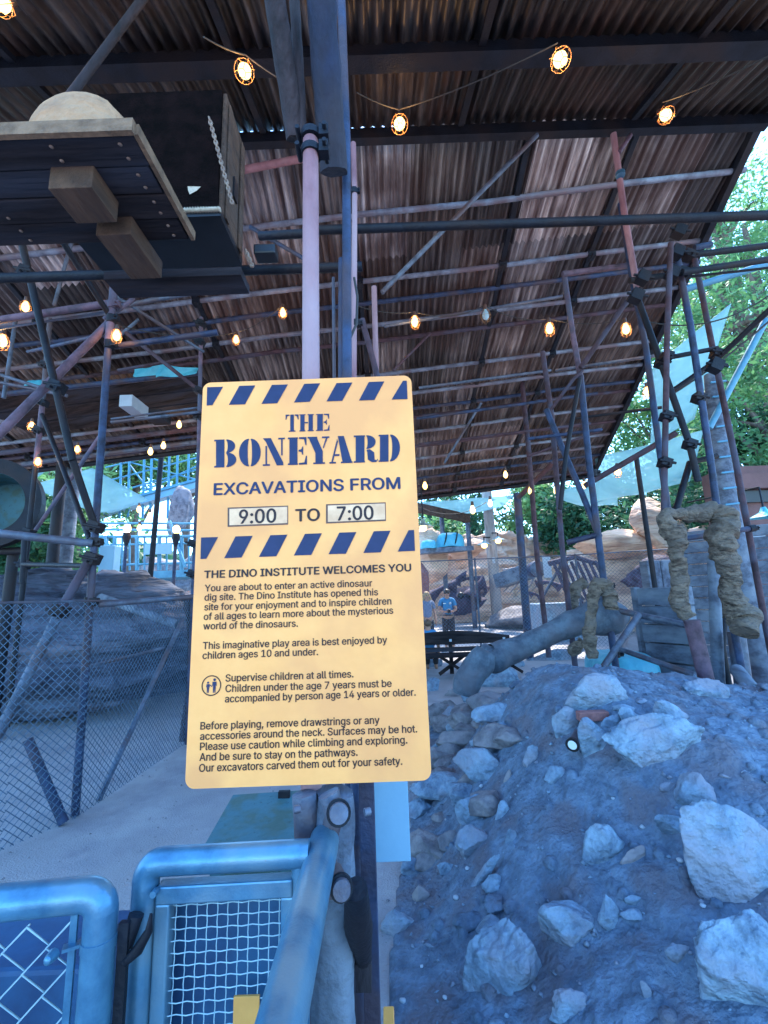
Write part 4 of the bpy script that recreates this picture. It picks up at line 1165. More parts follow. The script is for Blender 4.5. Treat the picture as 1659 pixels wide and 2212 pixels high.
part(sh, 'brace', P2((158, 510), (117, 660), 4.9, 5.0), .022, 'steel')
part(sh, 'ledger', P2((50, 1219), (190, 1222), 5.0, 4.2), .024, 'dark')
part(sh, 'post', P2((53, 1165), (48, 1260), 5.1), .030, 'dark')
MB().loft([Vector((0, 0, 0)) + at(404 + 12 * math.sin(i * .5), 1290 + i * 40, 5.8) for i in range(9)], .05, 10, fold=lambda tt, an, p: 1 + .15 * fbm(p * 6)).build('timber_post', M['woodpost'], label='greenish grey timber standing behind the left edge of the notice board', cat='post')

# ------------------------------------------------------------------ chain link fences
def fence(name, pts, zb, zt, pitch, r, m, label, posts=True, rail='steel'):
    t_ = thing(name, label, 'fence', (pts[0].x, pts[0].y, 0))
    mb = MB()
    for a, b in zip(pts[:-1], pts[1:]):
        U = Vector((b.x - a.x, b.y - a.y, 0)); W = U.length; U.normalize()
        H = zt - zb
        k = int((W + H) / pitch) + 1
        N2 = Vector((-U.y, U.x, 0)) * r * .7
        for i in range(-int(H / pitch) - 1, k):
            for sg_ in (1, -1):
                # the line s = i*pitch + z (or mirrored) clipped to the panel
                s0 = i * pitch
                za, zb_ = max(0, -s0), min(H, W - s0)
                if zb_ - za < .02: continue
                pa, pb_ = (s0 + za, za), (s0 + zb_, zb_)
                if sg_ < 0: pa, pb_ = (W - pa[0], pa[1]), (W - pb_[0], pb_[1])
                mb.loft([a + U * pa[0] + Vector((0, 0, zb + pa[1])) + N2 * sg_, a + U * pb_[0] + Vector((0, 0, zb + pb_[1])) + N2 * sg_], r, 4, caps=False)
    mb.build('wire_mesh', M[m], t_)
    if posts:
        for q in pts[1:-1] if len(pts) > 2 else pts:
            MB().tube(Vector((q.x, q.y + .03, 0)), Vector((q.x, q.y + .03, zt + .03)), .024, 10).build('fence_post', M[rail], t_)
        MB().loft([Vector((q.x, q.y, zt)) for q in pts], .014, 8).build('top_wire', M[rail], t_)
    return t_
fl = [Vector((q.x, q.y, 0)) for q in (atz(-130, 1905, 0), atz(0, 1838, 0), atz(162, 1768, 0), atz(404, 1604, 0))]
tf = fence('chain_link_fence', fl, .0, 1.66, .058, .0030, 'wiredark', 'chain link fence along the left side of the sandy path', posts=False)
MB().tube(at(193, 1440, 4.0), at(353, 1400, 4.9), .016, 8).build('mid_rail', M['steel'], tf)
MB().loft([Vector((q.x, q.y, 1.66)) for q in fl], .010, 8).build('top_wire', M['steel'], tf)
fr_ = [Vector((2.2, 11.0, 0)), Vector((4.6, 10.8, 0)), Vector((7.4, 9.6, 0)), Vector((12, 8.8, 0))]
fence('chain_link_fence', [Vector((.3, 11.2, 0))] + fr_, .05, 2.45, .085, .0028, 'wiredark', 'chain link fence across the dig behind the bench and the bone', posts=True)

# ------------------------------------------------------------------ right scaffolds
sr = thing('scaffold', 'heavy pipe scaffold tower rising behind the mound on the right', 'scaffold', (at(1560, 1440, 4.6).x, 4.6, 0))
def toground(u, v, Y):
    q = at(u, v, Y); return Vector((q.x, q.y, mound(q.x, q.y) - .05))
part(sr, 'pole', [at(1449, 525, 4.3), at(1441, 725, 4.35), at(1434, 1110, 4.45)], .029, 'rust')
part(sr, 'pole', [at(1459, 535, 4.4), at(1491, 700, 4.45), at(1535, 996, 4.5), at(1580, 1330, 4.55), Vector((at(1580, 1330, 4.55).x + .05, 4.6, .3))], .034, 'bluesteel')
part(sr, 'pole', [at(1340, 440, 4.9), at(1369, 621, 4.9), at(1395, 751, 4.9), at(1428, 995, 4.9), at(1445, 1120, 4.9)], .035, 'bluesteel')
part(sr, 'brace', [at(1372, 630, 4.7), at(1428, 784, 4.6), at(1490, 960, 4.5), at(1508, 1040, 4.5)], .034, 'dark')
part(sr, 'brace', [at(1548, 985, 4.6), at(1490, 1000, 4.6), at(1458, 1110, 4.5)], .032, 'dark')
part(sr, 'ledger', P2((1215, 592), (1362, 573), 5.0), .036, 'mauve')
part(sr, 'ledger', P2((1360, 606), (1475, 590), 4.6), .034, 'dark')
part(sr, 'ledger', P2((1486, 552), (1720, 523), 4.5), .036, 'dark')
part(sr, 'ledger', P2((1474, 588), (1720, 552), 4.3), .034, 'dark')
part(sr, 'ledger', P2((1478, 599), (1720, 572), 4.4), .014, 'dark')
part(sr, 'ledger', P2((1448, 772), (1550, 752), 4.6), .026, 'dark')
part(sr, 'brace', P2((1550, 775), (1720, 615), 4.6, 3.9), .030, 'dark')
part(sr, 'brace', P2((1456, 842), (1548, 778), 4.7, 4.6), .028, 'dark')
part(sr, 'ledger', P2((1500, 535), (1536, 528), 4.9), .036, 'bluesteel')
part(sr, 'ledger', P2((1140, 948), (1300, 928), 5.6), .022, 'bluesteel')
def coup(root, lst):
    for u, v, Y in lst:
        q = at(u, v, Y)
        k = MB().box(q, (.10, .11, .09), Matrix.Rotation(.4, 3, 'Y')).tube(q + Vector((-.08, -.05, .02)), q + Vector((.08, -.05, -.02)), .014, 6)
        k.tube(q + Vector((0, -.09, -.03)), q + Vector((0, .05, -.03)), .011, 6).build('coupler', M['dark'], root)
coup(sl, [(59, 590, 3.45), (123, 836, 3.55), (206, 1138, 3.84), (200, 1206, 3.86), (130, 1320, 3.75)])
coup(sg, [(434, 700, 5.5), (432, 740, 5.5), (431, 845, 5.5), (430, 900, 5.5), (418, 1175, 5.55), (416, 1240, 5.55)])
coup(sh, [(98, 790, 5.4), (92, 870, 5.4), (84, 930, 5.4), (62, 1150, 5.4), (53, 1219, 5.2)])
coup(sr, [(1440, 770, 4.5), (1548, 765, 4.6), (1548, 790, 4.6), (1490, 960, 4.5), (1428, 784, 4.6), (1440, 900, 4.4), (1509, 860, 4.5), (1474, 590, 4.4), (1486, 552, 4.4), (1436, 1000, 4.4)])
for (u, v) in ((1462, 545), (1452, 590), (1466, 500), (1545, 790), (1374, 640), (1388, 600)):
    q = at(u, v, 4.35)
    MB().box(q, (.12, .1, .13), Matrix.Rotation(.5, 3, 'Y')).tube(q + Vector((-.11, -.03, .02)), q + Vector((.11, -.03, -.03)), .014, 8).build('clamp', M['dark'], sr)
pole('scaffold_pole', [at(1325, 290, 4.5), at(1350, 470, 4.6), at(1376, 620, 4.75)], .036, 'pink', 'pale pink pole with silver clamp leaning under the ridge on the right')
q = at(1340, 380, 4.5)
MB().loft([q, q + Vector((.005, 0, .05))], .052, 12).build('pipe_clamp', M['galv'], label='shiny clamp on the pale pink pole under the ridge', cat='clamp')
pole('brace', [at(1337, 330, 4.5), at(1362, 292, 4.5)], .026, 'mauve', 'short branch pipe forking from the pale pink pole', cat='pole')
pole('scaffold_pole', [at(1500, 555, 5.2), at(1538, 745, 5.2), at(1590, 1000, 5.2), at(1650, 1330, 5.2), at(1668, 1420, 5.2)], .034, 'rust', 'rust red leaning pole at the right edge beside the timber wall')
pole('scaffold_pole', [at(1655, 690, 6.5), at(1452 + 80, 925, 6.8)], .05, 'cyan', 'light blue slanting tube against the trees on the right')
pole('cross_pipe', [at(1480, 625, 6.2), at(1700, 558, 6.0)], .05, 'cyan', 'light blue level tube against the trees on the right', cat='pipe')
pole('scaffold_pole', [at(1218, 590, 5.5), at(1237, 720, 5.5), at(1254, 816, 5.5)], .036, 'mauve', 'upper mauve length of the tall pole below the roof right of centre')
pole('scaffold_pole', [at(1254, 812, 5.5), at(1272, 996, 5.5), at(1303, 1247, 5.5), toground(1332, 1440, 5.6)], .040, 'bluesteel', 'blue tall pole running down into the small burlap wrap', clamps=(.3, .62, .8))
pole('brace', [at(1254, 795, 5.4), at(1353, 652, 5.2)], .034, 'rust', 'rusty diagonal brace between two tall poles on the right', cat='pole')
pole('brace', [at(1190, 885, 5.6), at(1238, 820, 5.4), at(1258, 800, 5.4)], .022, 'rust', 'thin rusty brace joining the two poles right of the notice board', cat='pole')
pole('scaffold_pole', [at(1172, 760, 6.0), at(1192, 900, 6.0), at(1214, 1180, 6.0), toground(1240, 1420, 6.0)], .036, 'rust', 'purple rusty pole left of the blue tall pole')
pole('brace', [at(1180, 885, 5.8), at(1222, 985, 5.7), at(1258, 1068, 5.6), at(1295, 1160, 5.5)], .038, 'bluesteel', 'blue grey slanting pipe crossing the blue tall pole', cat='pole')
pole('brace', [at(1252, 818, 5.3), at(1222, 985, 5.3), at(1210, 1100, 5.3)], .028, 'dark', 'dark thin pipe hanging down from the pole joint on the right', cat='pole')
pole('scaffold_pole', [at(1120, 750, 9.5), at(1141, 960, 9.5), at(1160, 1200, 9.5), at(1186, 1420, 9.5)], .055, 'rust', 'brown thin pole standing halfway back under the roof')
pole('scaffold_pole', [at(1117, 1066, 11.5), at(1140, 1370, 11.5), Vector((at(1140, 1370, 11.5).x, 11.5, 0))], .10, 'bluesteel', 'dark blue post under the far roof edge near the timber pole')
pole('brace', [at(1120, 1075, 11), at(1195, 1000, 10)], .06, 'rust', 'brown brace under the far roof edge', cat='pole')
pole('scaffold_pole', [at(1374, 985, 7.4), at(1439, 1436, 7.4), Vector((at(1439, 1436, 7.4).x, 7.4, 0))], .040, 'dark', 'thin black pole in front of the rock wall right of the small burlap wrap')
pole('brace', [at(1262, 1050, 7.0), at(1462, 935, 6.2)], .045, 'rust', 'brown rising pipe below the roof corner on the right', cat='pole')
pole('cross_pipe', [at(1225, 1172, 5.6), at(1292, 1155, 5.5)], .036, 'bluesteel', 'short level blue pipe clamped to the tall blue pole', cat='pipe')
pole('cross_pipe', [at(1332, 1318, 5.5), at(1488, 1352, 4.9)], .036, 'steel', 'blue grey level pipe from the small to the tall burlap wrap', cat='pipe')
pole('cross_pipe', [at(1338, 1402, 5.5), at(1500, 1458, 4.6)], .030, 'steel', 'sloping lower pipe behind the mound crest', cat='pipe')
pole('brace', [at(1380, 1328, 5.2), at(1303, 1442, 4.9)], .036, 'steel', 'slanting grey pipe over the blue tarpaulin behind the mound', cat='pole')
pole('cross_pipe', [at(1470, 1165, 5.0), at(1632, 1140, 5.0)], .030, 'bluesteel', 'level pipe passing through the tall burlap arch', cat='pipe', clamps=(.95,))
for (u0, v0, u1, v1, Y, wp, mm, lab) in ((1540, 1200, 1552, 1470, 5.0, 24, 'wood', 'dark grey square post inside the tall burlap arch'),
        (1494, 1340, 1526, 1470, 4.7, 32, 'mauve', 'paint stained red and blue stub post at the left foot of the burlap arch'),
        (1590, 1365, 1606, 1480, 4.8, 34, 'steel', 'bluish thick stub post at the right foot of the burlap arch'),
        (1570, 1240, 1560, 1400, 5.3, 14, 'dark', 'thin dark plank between the legs of the burlap arch')):
    b_ = toground(u1, v1, Y)
    timber_pts = [at(u0, v0, Y), at(u1, v1, Y), b_]
    MB().loft(timber_pts, px(wp, timber_pts[1]) / 2, 12, fold=lambda tt, an, p: 1 + .08 * fbm(p * 8)).build('stub_post', M[mm], label=lab, cat='post')
pole('stub_post', [at(1592, 1448, 4.3), at(1625, 1490, 4.0)], .06, 'wood', 'broken log end lying on the right end of the mound crest', cat='post')

for (u0, v0, Y0, u1, v1, Y1, r_, mm, lab) in (
    (830, 705, 6.2, 1215, 640, 6.1, .024, 'steel', 'thin grey pipe hung below the big roof above the lit bulbs'),
    (905, 838, 7.2, 1190, 800, 7.2, .026, 'steel', 'grey pipe hung below the roof right of the notice board top'),
    (900, 905, 8.2, 1290, 850, 8.0, .030, 'bluesteel', 'blue pipe hung below the roof right of the board title'),
    (905, 960, 9.2, 1275, 915, 9.0, .030, 'rust', 'brown pipe hung below the roof beside the hours plates'),
    (1200, 800, 6.4, 1440, 765, 5.6, .024, 'steel', 'grey pipe joining the blue tall pole to the right scaffold'),
    (1235, 905, 6.6, 1430, 880, 6.0, .022, 'dark', 'dark pipe joining two poles below the roof edge on the right'),
    (1140, 985, 7.4, 1300, 930, 7.0, .022, 'rust', 'brown slanting pipe between the far poles'),
    (930, 720, 7.0, 850, 800, 6.8, .022, 'rust', 'short brown diagonal right above the notice board corner'),
    (1040, 870, 8.6, 960, 1000, 9.0, .026, 'steel', 'grey diagonal pipe under the dark middle of the roof'),
    (250, 640, 4.6, 440, 760, 5.4, .020, 'steel', 'grey thin brace running down from the left scaffold top'),
    (60, 760, 5.0, 235, 720, 4.4, .020, 'bluesteel', 'blue ledger crossing the left braces'),
    (255, 800, 5.8, 430, 770, 5.8, .022, 'rust', 'brown ledger behind the left scaffold pole')):
    pole('cross_pipe', [at(u0, v0, Y0), at(u1, v1, Y1)], r_, mm, lab, cat='pipe')
# ------------------------------------------------------------------ burlap wraps
def wrap(path, radii, seed, label):
    sm, rm = [], []
    n = len(path)
    for i in range(n - 1):
        for k in range(14):
            tt = k / 14
            p0, p1, p2, p3 = path[max(i - 1, 0)], path[i], path[i + 1], path[min(i + 2, n - 1)]
            sm.append(.5 * ((2 * p1) + (p2 - p0) * tt + (2 * p0 - 5 * p1 + 4 * p2 - p3) * tt ** 2 + (3 * p1 - p0 - 3 * p2 + p3) * tt ** 3))
            rm.append(radii[i] + (radii[i + 1] - radii[i]) * tt)
    sm.append(path[-1]); rm.append(radii[-1])
    off = Vector((seed, seed * 2.3, 0))
    Ltot = sum((sm[i + 1] - sm[i]).length for i in range(len(sm) - 1))
    rm = [sum(rm[max(0, i - 5):i + 6]) / len(rm[max(0, i - 5):i + 6]) for i in range(len(rm))]
    def fold(tt, an, p):
        ln = tt * Ltot
        w1 = noise.noise(p * 3.5 + off)
        ph = (ln * 6.5 + an / 6.2832 + .35 * w1 + .10 * math.sin(an * 2 + seed)) % 1.0
        ph2 = (ln * 15 - an / 6.2832 + .5 * w1) % 1.0
        saw = ph if ph < .86 else (1 - ph) / .14 * .86
        return .74 + .36 * saw + .14 * abs(ph2 - .5) + .10 * abs(noise.noise(p * 14 + off)) + .26 * fbm(p * 2.8 + off + Vector((math.cos(an) * .5, math.sin(an) * .5, 0)), 4)
    return MB().loft(sm, rm, 36, fold=fold).build('burlap_wrap', M['burlap'], label=label, cat='sacking')
def pp2(lst, Y): return [at(1228 + .26 * x, 995 + .26 * y, Y) for x, y in lst]
LA = [(1010, 1310), (950, 1180), (950, 900), (905, 780), (880, 640), (800, 560), (800, 450), (930, 440), (1060, 430), (1210, 420), (1300, 500), (1240, 640), (1270, 790), (1350, 950), (1400, 1150), (1480, 1300), (1430, 1420)]
RA = [50, 92, 84, 66, 105, 92, 56, 52, 84, 94, 104, 128, 122, 88, 100, 140, 112]
Yb = 4.25
pa_ = pp2(LA, Yb)
for i, q in enumerate(pa_): q.y += .05 * math.sin(i)
wrap(pa_, [px(.225 * r_, q) for r_, q in zip(RA, pa_)], 3, 'big burlap wrapped arch over the pipes behind the mound')
LB = [(200, 1640), (180, 1520), (175, 1420), (190, 1290), (200, 1190), (215, 1080), (270, 1030), (330, 1090), (350, 1180), (352, 1240)]
RB = [46, 66, 62, 44, 48, 72, 84, 84, 70, 60]
pb_ = pp2(LB, 5.1)
wrap(pb_, [px(.225 * r_, q) for r_, q in zip(RB, pb_)], 8, 'small burlap wrap twisted over the blue pole above the bone')
wrap([at(1262, 1255, 6.2), at(1243, 1275, 6.2), at(1235, 1315, 6.2), at(1232, 1330, 6.2)], [.07, .09, .07, .05], 5, 'grey burlap scrap hanging left of the small burlap wrap')
wrap([at(1258, 1385, 5.4), at(1240, 1402, 5.4), at(1246, 1412, 5.4)], [.05, .07, .05], 6, 'dark sacking lump tied under the bone')

# ------------------------------------------------------------------ giant bone
def bone(path, radii, label, m='bone'):
    sm, rm = [], []
    n = len(path)
    for i in range(n - 1):
        for k in range(8):
            tt = k / 8
            p0, p1, p2, p3 = path[max(i - 1, 0)], path[i], path[i + 1], path[min(i + 2, n - 1)]
            sm.append(.5 * ((2 * p1) + (p2 - p0) * tt + (2 * p0 - 5 * p1 + 4 * p2 - p3) * tt ** 2 + (3 * p1 - p0 - 3 * p2 + p3) * tt ** 3))
            s_ = sstep(tt); rm.append(radii[i] * (1 - s_) + radii[i + 1] * s_)
    sm.append(path[-1]); rm.append(radii[-1])
    return MB().loft(sm, rm, 28, fold=lambda tt, an, p: 1 + .16 * fbm(p * 3.2 + Vector((math.cos(an), math.sin(an), 0)) * .5, 3)).build('giant_bone', M[m], label=label, cat='bone')
YB = 5.6
bp_ = [at(u, v, YB + dy) for u, v, dy in ((1046, 1392, .05), (1052, 1410, 0), (1064, 1424, -.05), (1092, 1410, 0), (1140, 1392, 0), (1190, 1368, 0), (1245, 1345, 0), (1310, 1330, .05), (1345, 1328, .1))]
bone(bp_, [.03, .13, .17, .165, .13, .125, .16, .24, .12], 'giant grey fossil leg bone reaching across behind the mound crest')
bp2 = [at(u, v, YB - .35) for u, v in ((1050, 1405), (1035, 1432), (1010, 1470), (1003, 1500))]
bone(bp2, [.12, .17, .15, .13], 'lower knuckle of a giant bone standing beside the path')

# ------------------------------------------------------------------ lamps
def lamp(u, v, Y, h, label, lit=True, cage=True, group='caged festoon bulbs', tilt=(0, 0)):
    """h: height of bulb in metres; (u, v) is the middle of the glowing glass"""
    c = at(u, v, Y)
    t_ = thing('festoon_lamp', label, 'lamp', c, group)
    Mx = Matrix.Rotation(tilt[0], 3, 'Y') @ Matrix.Rotation(tilt[1], 3, 'X')
    r = h * .30
    prof = [(-.5, .05), (-.46, .45), (-.30, .85), (-.08, 1.0), (.15, .86), (.34, .55), (.5, .42)]
    MB().loft([c + Mx @ Vector((0, 0, z * h)) for z, q in prof], [r * q for z, q in prof], 12).build('bulb', M['bulb' if lit else 'deadbulb'], t_)
    MB().loft([c + Mx @ Vector((0, 0, z * h)) for z in (.48, .60, .95)], [r * .48, r * .62, r * .5], 10).build('socket', M['socket'], t_)
    if cage:
        mb = MB()
        for k in range(6):
            a = 2 * math.pi * k / 6
            d = Vector((math.cos(a), math.sin(a), 0))
            mb.loft([c + Mx @ (d * (rr_ * r) + Vector((0, 0, z * h))) for z, rr_ in ((.55, .5), (.2, 1.45), (-.2, 1.5), (-.6, 1.1), (-.72, .5))], h * .014, 5)
        for z, rr_ in ((-.2, 1.5), (-.72, .5)):
            mb.loft([c + Mx @ (Vector((math.cos(a), math.sin(a), 0)) * rr_ * r + Vector((0, 0, z * h))) for a in [2 * math.pi * k / 14 for k in range(14)]], h * .014, 5, caps=False, closed=True)
        mb.build('cage', M['copper'], t_)
    if lit:
        l = bpy.data.lights.new('lamp_light', 'POINT')
        l.energy = LAMP_W * (h / .15) ** 2
        l.color = (1, .58, .24)
        l.shadow_soft_size = r * .55
        lo_ = bpy.data.objects.new('lamp_light', l); COL.objects.link(lo_)
        lo_.parent = t_
        lo_.location = (0, 0, -h * .05)
    return c
LPS = [
 (529, 153, 2.75, .17, 'caged bulb glowing under the near roof left of the timber posts'),
 (863, 267, 3.9, .20, 'caged bulb glowing in front of the ridge beam right of the pink pole'),
 (1209, 128, 2.7, .17, 'caged bulb glowing under the near roof on the upper right'),
 (1437, 248, 3.5, .16, 'brightest bare bulb under the near roof at the far right'),
 (6, 8, 2.2, .15, 'bulb cut by the upper left corner of the view'),
 (611, 675, 6.3, .15, 'bulb hanging just left of the pink pole halfway back'),
 (896, 694, 6.0, .17, 'caged bulb hanging right above the notice board top corner'),
 (1187, 709, 6.0, .17, 'caged bulb hanging between two pipes right of the unlit bulb'),
 (1352, 710, 5.6, .16, 'caged bulb near the leaning poles on the right'),
 (510, 733, 6.6, .14, 'bulb hanging on the left below the black beam end'),
 (55, 662, 4.3, .12, 'bulb in front of the long pink ledger at the far left'),
 (252, 724, 3.8, .11, 'bulb fixed beside the top of the left scaffold pole'),
 (5, 736, 4.2, .14, 'bulb cut by the left edge under the pink ledger'),
 (68, 920, 6.6, .13, 'bulb above the dark slide mouth on the left'),
 (387, 917, 8.5, .16, 'bulb under the roof just left of the notice board top'),
 (353, 962, 9.0, .16, 'upper of the two close bulbs left of the notice board'),
 (325, 975, 8.6, .16, 'lower of the two close bulbs left of the notice board'),
 (167, 970, 7.6, .13, 'bulb between the crossing braces on the left'),
 (82, 997, 5.3, .10, 'bulb hanging low beside the dark slide mouth'),
 (1398, 846, 5.9, .14, 'bulb at the roof edge beside the sail on the right'),
 (1334, 1018, 7.0, .14, 'bulb hanging in front of the pale sail on the right'),
 (1262, 1048, 8.5, .15, 'bulb at the lower right corner of the big roof'),
 (1201, 1059, 9.5, .18, 'right one of a close pair under the far roof edge'),
 (1146, 1060, 9.5, .18, 'left one of a close pair under the far roof edge'),
 (1092, 1025, 10.5, .18, 'bulb in the middle of the far roof edge'),
 (918, 1049, 10.5, .19, 'bulb just right of the notice board under the far roof edge'),
 (1021, 1101, 13, .26, 'bulb hanging left of the tall timber pole in the back'),
 (1059, 1087, 15, .26, 'bulb hanging right of the top of the tall timber pole in the back'),
 (300, 1100, 13, .2, 'upper bulb on the rock face behind the catwalk'),
 (323, 1114, 13, .2, 'right bulb on the rock face behind the catwalk'),
 (301, 1140, 12.6, .2, 'left bulb on the catwalk railing'),
]
bulbs = []
for u, v, Y, h, lab in LPS:
    q = at(u, v, Y)
    far = Y > 8
    bulbs.append(lamp(u, v, Y, h, lab, cage=not far, tilt=(0, -.5) if Y < 4 and v < 300 else (0, 0)))
lamp(1049, 680, 6.0, .17, 'unlit blue caged bulb hanging between the lit ones', lit=False)
def cable(a, b, sag, label, r=.006, n=12):
    pts = [a.lerp(b, i / n) - Vector((0, 0, sag * 4 * (i / n) * (1 - i / n))) for i in range(n + 1)]
    MB().loft(pts, r, 6).build('lamp_cable', M['cable'], label=label, cat='cable', group='cables of the festoon lamps')
upz = lambda u, v, Y, h: at(u, v, Y) + Vector((0, 0, h * .93))
LL = [(529, 153, 2.75, .17), (863, 267, 3.9, .20), (1209, 128, 2.7, .17), (1437, 248, 3.5, .16)]
cable(at(440, 80, 2.4), upz(*LL[0]), .02, 'cable running to the bulb left of the timber posts')
cable(upz(*LL[0]), at(640, 190, 2.9), .02, 'cable from the left near bulb to the timber posts')
cable(at(770, 200, 3.3), upz(*LL[1]), .02, 'cable running to the bulb in front of the ridge beam')
cable(upz(*LL[1]), upz(*LL[2]), .05, 'cable between the two caged bulbs under the near roof')
cable(upz(*LL[3]), at(1700, 100, 2.6), .03, 'cable leaving the brightest bulb to the right edge')
cable(upz(896, 694, 6, .17), at(770, 660, 5.5), .06, 'cable from the bulb above the board to the dark posts')
cable(upz(896, 694, 6, .17), upz(1049, 680, 6, .17), .12, 'cable from the lit bulb to the unlit bulb')
cable(upz(1049, 680, 6, .17), upz(1187, 709, 6, .17), .10, 'cable from the unlit bulb to the lit bulb on its right')
cable(upz(1187, 709, 6, .17), upz(1352, 710, 5.6, .16), .08, 'cable reaching the bulb at the leaning poles')
cable(upz(510, 733, 6.6, .14), upz(611, 675, 6.3, .15), .08, 'cable between the two bulbs left of the pink pole')
cable(upz(252, 724, 3.8, .11), upz(510, 733, 6.6, .14), .10, 'cable from the left scaffold pole to the next bulb')
cable(at(1455, 850, 4.6), at(1720, 640, 4.0), .05, 'black cable following the rising brace at the right edge', r=.010)
cable(at(1380, 690, 5), at(1659, 640, 4.5), .2, 'thin black cable sagging across the trees on the right', r=.008)
cable(at(865, 1072, 14), at(1050, 1085, 15), .5, 'cable sagging towards the tall timber pole in the back', r=.012)

# ------------------------------------------------------------------ boulders behind the left fence and rock walls
def bigrock(name, c, ax, seed, m, label, sub=5, cuts=10, rough=.10, strata=0.0, group=None):
    mb = rockshape(c, ax, seed, sub, cuts, rough)
    if strata:
        for q in mb.v:
            k = math.sin(q.z * 2 * math.pi / strata + 1.2 * noise.noise(q * .8)) + .5 * math.sin(q.z * 5.3 * math.pi / strata + 2 * noise.noise(q * .5))
            d = Vector((q.x - c.x, q.y - c.y, 0))
            cr = abs(noise.noise(q * 1.1 + Vector((seed, 0, 0))))
            q += d * (.045 * k + .05 * fbm(q * 2.2) + .03 * fbm(q * 6.5) - .07 * max(0, 1 - cr / .06))
    return mb.build(name, M[m], label=label, cat='rock', group=group)
V = Vector
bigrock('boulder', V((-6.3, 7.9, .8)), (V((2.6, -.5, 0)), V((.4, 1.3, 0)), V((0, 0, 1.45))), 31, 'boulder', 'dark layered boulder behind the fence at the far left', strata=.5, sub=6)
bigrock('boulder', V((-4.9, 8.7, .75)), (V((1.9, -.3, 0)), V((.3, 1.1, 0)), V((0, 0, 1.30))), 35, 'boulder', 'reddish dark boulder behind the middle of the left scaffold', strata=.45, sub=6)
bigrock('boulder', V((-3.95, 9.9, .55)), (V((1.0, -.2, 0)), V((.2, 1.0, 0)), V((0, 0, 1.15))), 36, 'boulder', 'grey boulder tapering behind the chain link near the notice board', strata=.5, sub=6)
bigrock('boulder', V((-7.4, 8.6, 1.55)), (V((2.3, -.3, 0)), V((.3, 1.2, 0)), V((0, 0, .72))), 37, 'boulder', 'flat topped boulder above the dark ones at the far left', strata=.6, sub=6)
# dig face in the back right
def cliff(name, pts, h0, h1, depth, m, label, seed, overhang=.0):
    """a run of weathered rock face through plan points, with ledges"""
    mb = MB(); nz = 60; vs = []
    L = []
    for a, b in zip(pts[:-1], pts[1:]):
        n_ = max(2, int((b - a).length / .12))
        L += [a.lerp(b, i / n_) for i in range(n_)]
    L.append(pts[-1]); nu = len(L)
    off = V((seed * 3.7, seed * 1.9, 0))
    for i, q in enumerate(L):
        t_ = (L[min(i + 1, nu - 1)] - L[max(i - 1, 0)]).normalized()
        nrm = V((t_.y, -t_.x, 0))
        H = h0 + (h1 - h0) * i / (nu - 1) + .45 * fbm(q * .45 + off) + .15 * fbm(q * 1.7 + off)
        for j in range(nz + 9):
            zz = H * min(1, j / nz)
            p = V((q.x, q.y, zz))
            st = zz / .42 + .55 * noise.noise(p * .33 + off) + .12 * noise.noise(p * 1.3 + off)
            k0, fr_2 = math.floor(st), st - math.floor(st)
            bed = lambda n_: .42 * noise.noise(V((n_ * 7.31, q.x * .35 + n_, seed)))
            led = bed(k0) + (bed(k0 + 1) - bed(k0)) * sstep((fr_2 - .80) / .20) - .10 * max(0, 1 - abs(fr_2 - .86) / .10)
            crack = abs(noise.noise(V((q.x * 1.1 + k0 * 3.3, q.y, k0 * 1.7))))
            led -= .16 * max(0, 1 - crack / .07)
            o_ = led + .36 * fbm(p * .7 + off) + .09 * fbm(p * 3.1 + off) - .22 * (zz / max(H, .1)) + overhang * math.sin(zz / H * 3.1)
            p += nrm * o_
            if j > nz:
                k = (j - nz) / 8
                p += -nrm * depth * k; p.z += .25 * fbm(p * 1.1 + off) * k
            vs.append(p)
    k = nz + 9
    mb.add(vs, [(i * k + j, (i + 1) * k + j, (i + 1) * k + j + 1, i * k + j + 1) for i in range(nu - 1) for j in range(k - 1)], True)
    return mb.build(name, M[m], label=label, cat='cliff')
cliff('cliff', [V((-1, 23.5, 0)), V((1.5, 22.6, 0)), V((5, 23.5, 0)), V((8, 25, 0)), V((11, 27, 0))], 5.0, 4.6, 4, 'strata', 'brown layered sandstone face with an overhang behind the timber pole', 4, .55)
cliff('cliff', [V((7.0, 17.2, 0)), V((9.5, 16.2, 0)), V((12.5, 15.5, 0)), V((15, 15.2, 0))], 3.2, 3.9, 3, 'boulderpale', 'pale fractured rock wall with fossils on the right behind the bone', 9, .2)
cliff('cliff', [V((-9.5, 17.0, 0)), V((-6.5, 16.6, 0)), V((-3.5, 16.4, 0)), V((-2, 17, 0))], 3.4, 3.6, 3, 'rockbrown', 'brown rock face under the light blue catwalk on the left', 12, .3)
for i, (u, v, Y, a, b, mm, lab) in enumerate([
    (925, 1195, 19, .9, 1.1, 'strata', 'pale weathered boulder at the edge of the notice board in the back'),
    (1000, 1185, 22, 1.0, .5, 'strata', 'flat pale boulder on top of the brown rock face'),
    (905, 1255, 17, .5, .7, 'rockred', 'orange boulder half hidden by the notice board'),
    (1310, 1180, 16, 1.3, .5, 'strata', 'long pale boulder on top of the pale rock wall'),
    (1420, 1140, 15, .8, .9, 'strata', 'upright pale boulder behind the tall burlap arch'),
    (1120, 1340, 19, 1.5, .5, 'rockbrown', 'low brown boulder right of the foot of the timber pole'),
    (1390, 1410, 8, .35, .25, 'rockbrown', 'brown stone beside the blue tarpaulin behind the mound'),
    (1425, 1425, 7, .3, .2, 'rockbrown', 'mossy stone at the foot of the thin black pole')]):
    c = at(u, v, Y)
    bigrock('boulder', c, (V((a, .1, 0)), V((0, a * .8, 0)), V((0, 0, b))), 60 + i, mm, lab, sub=4)

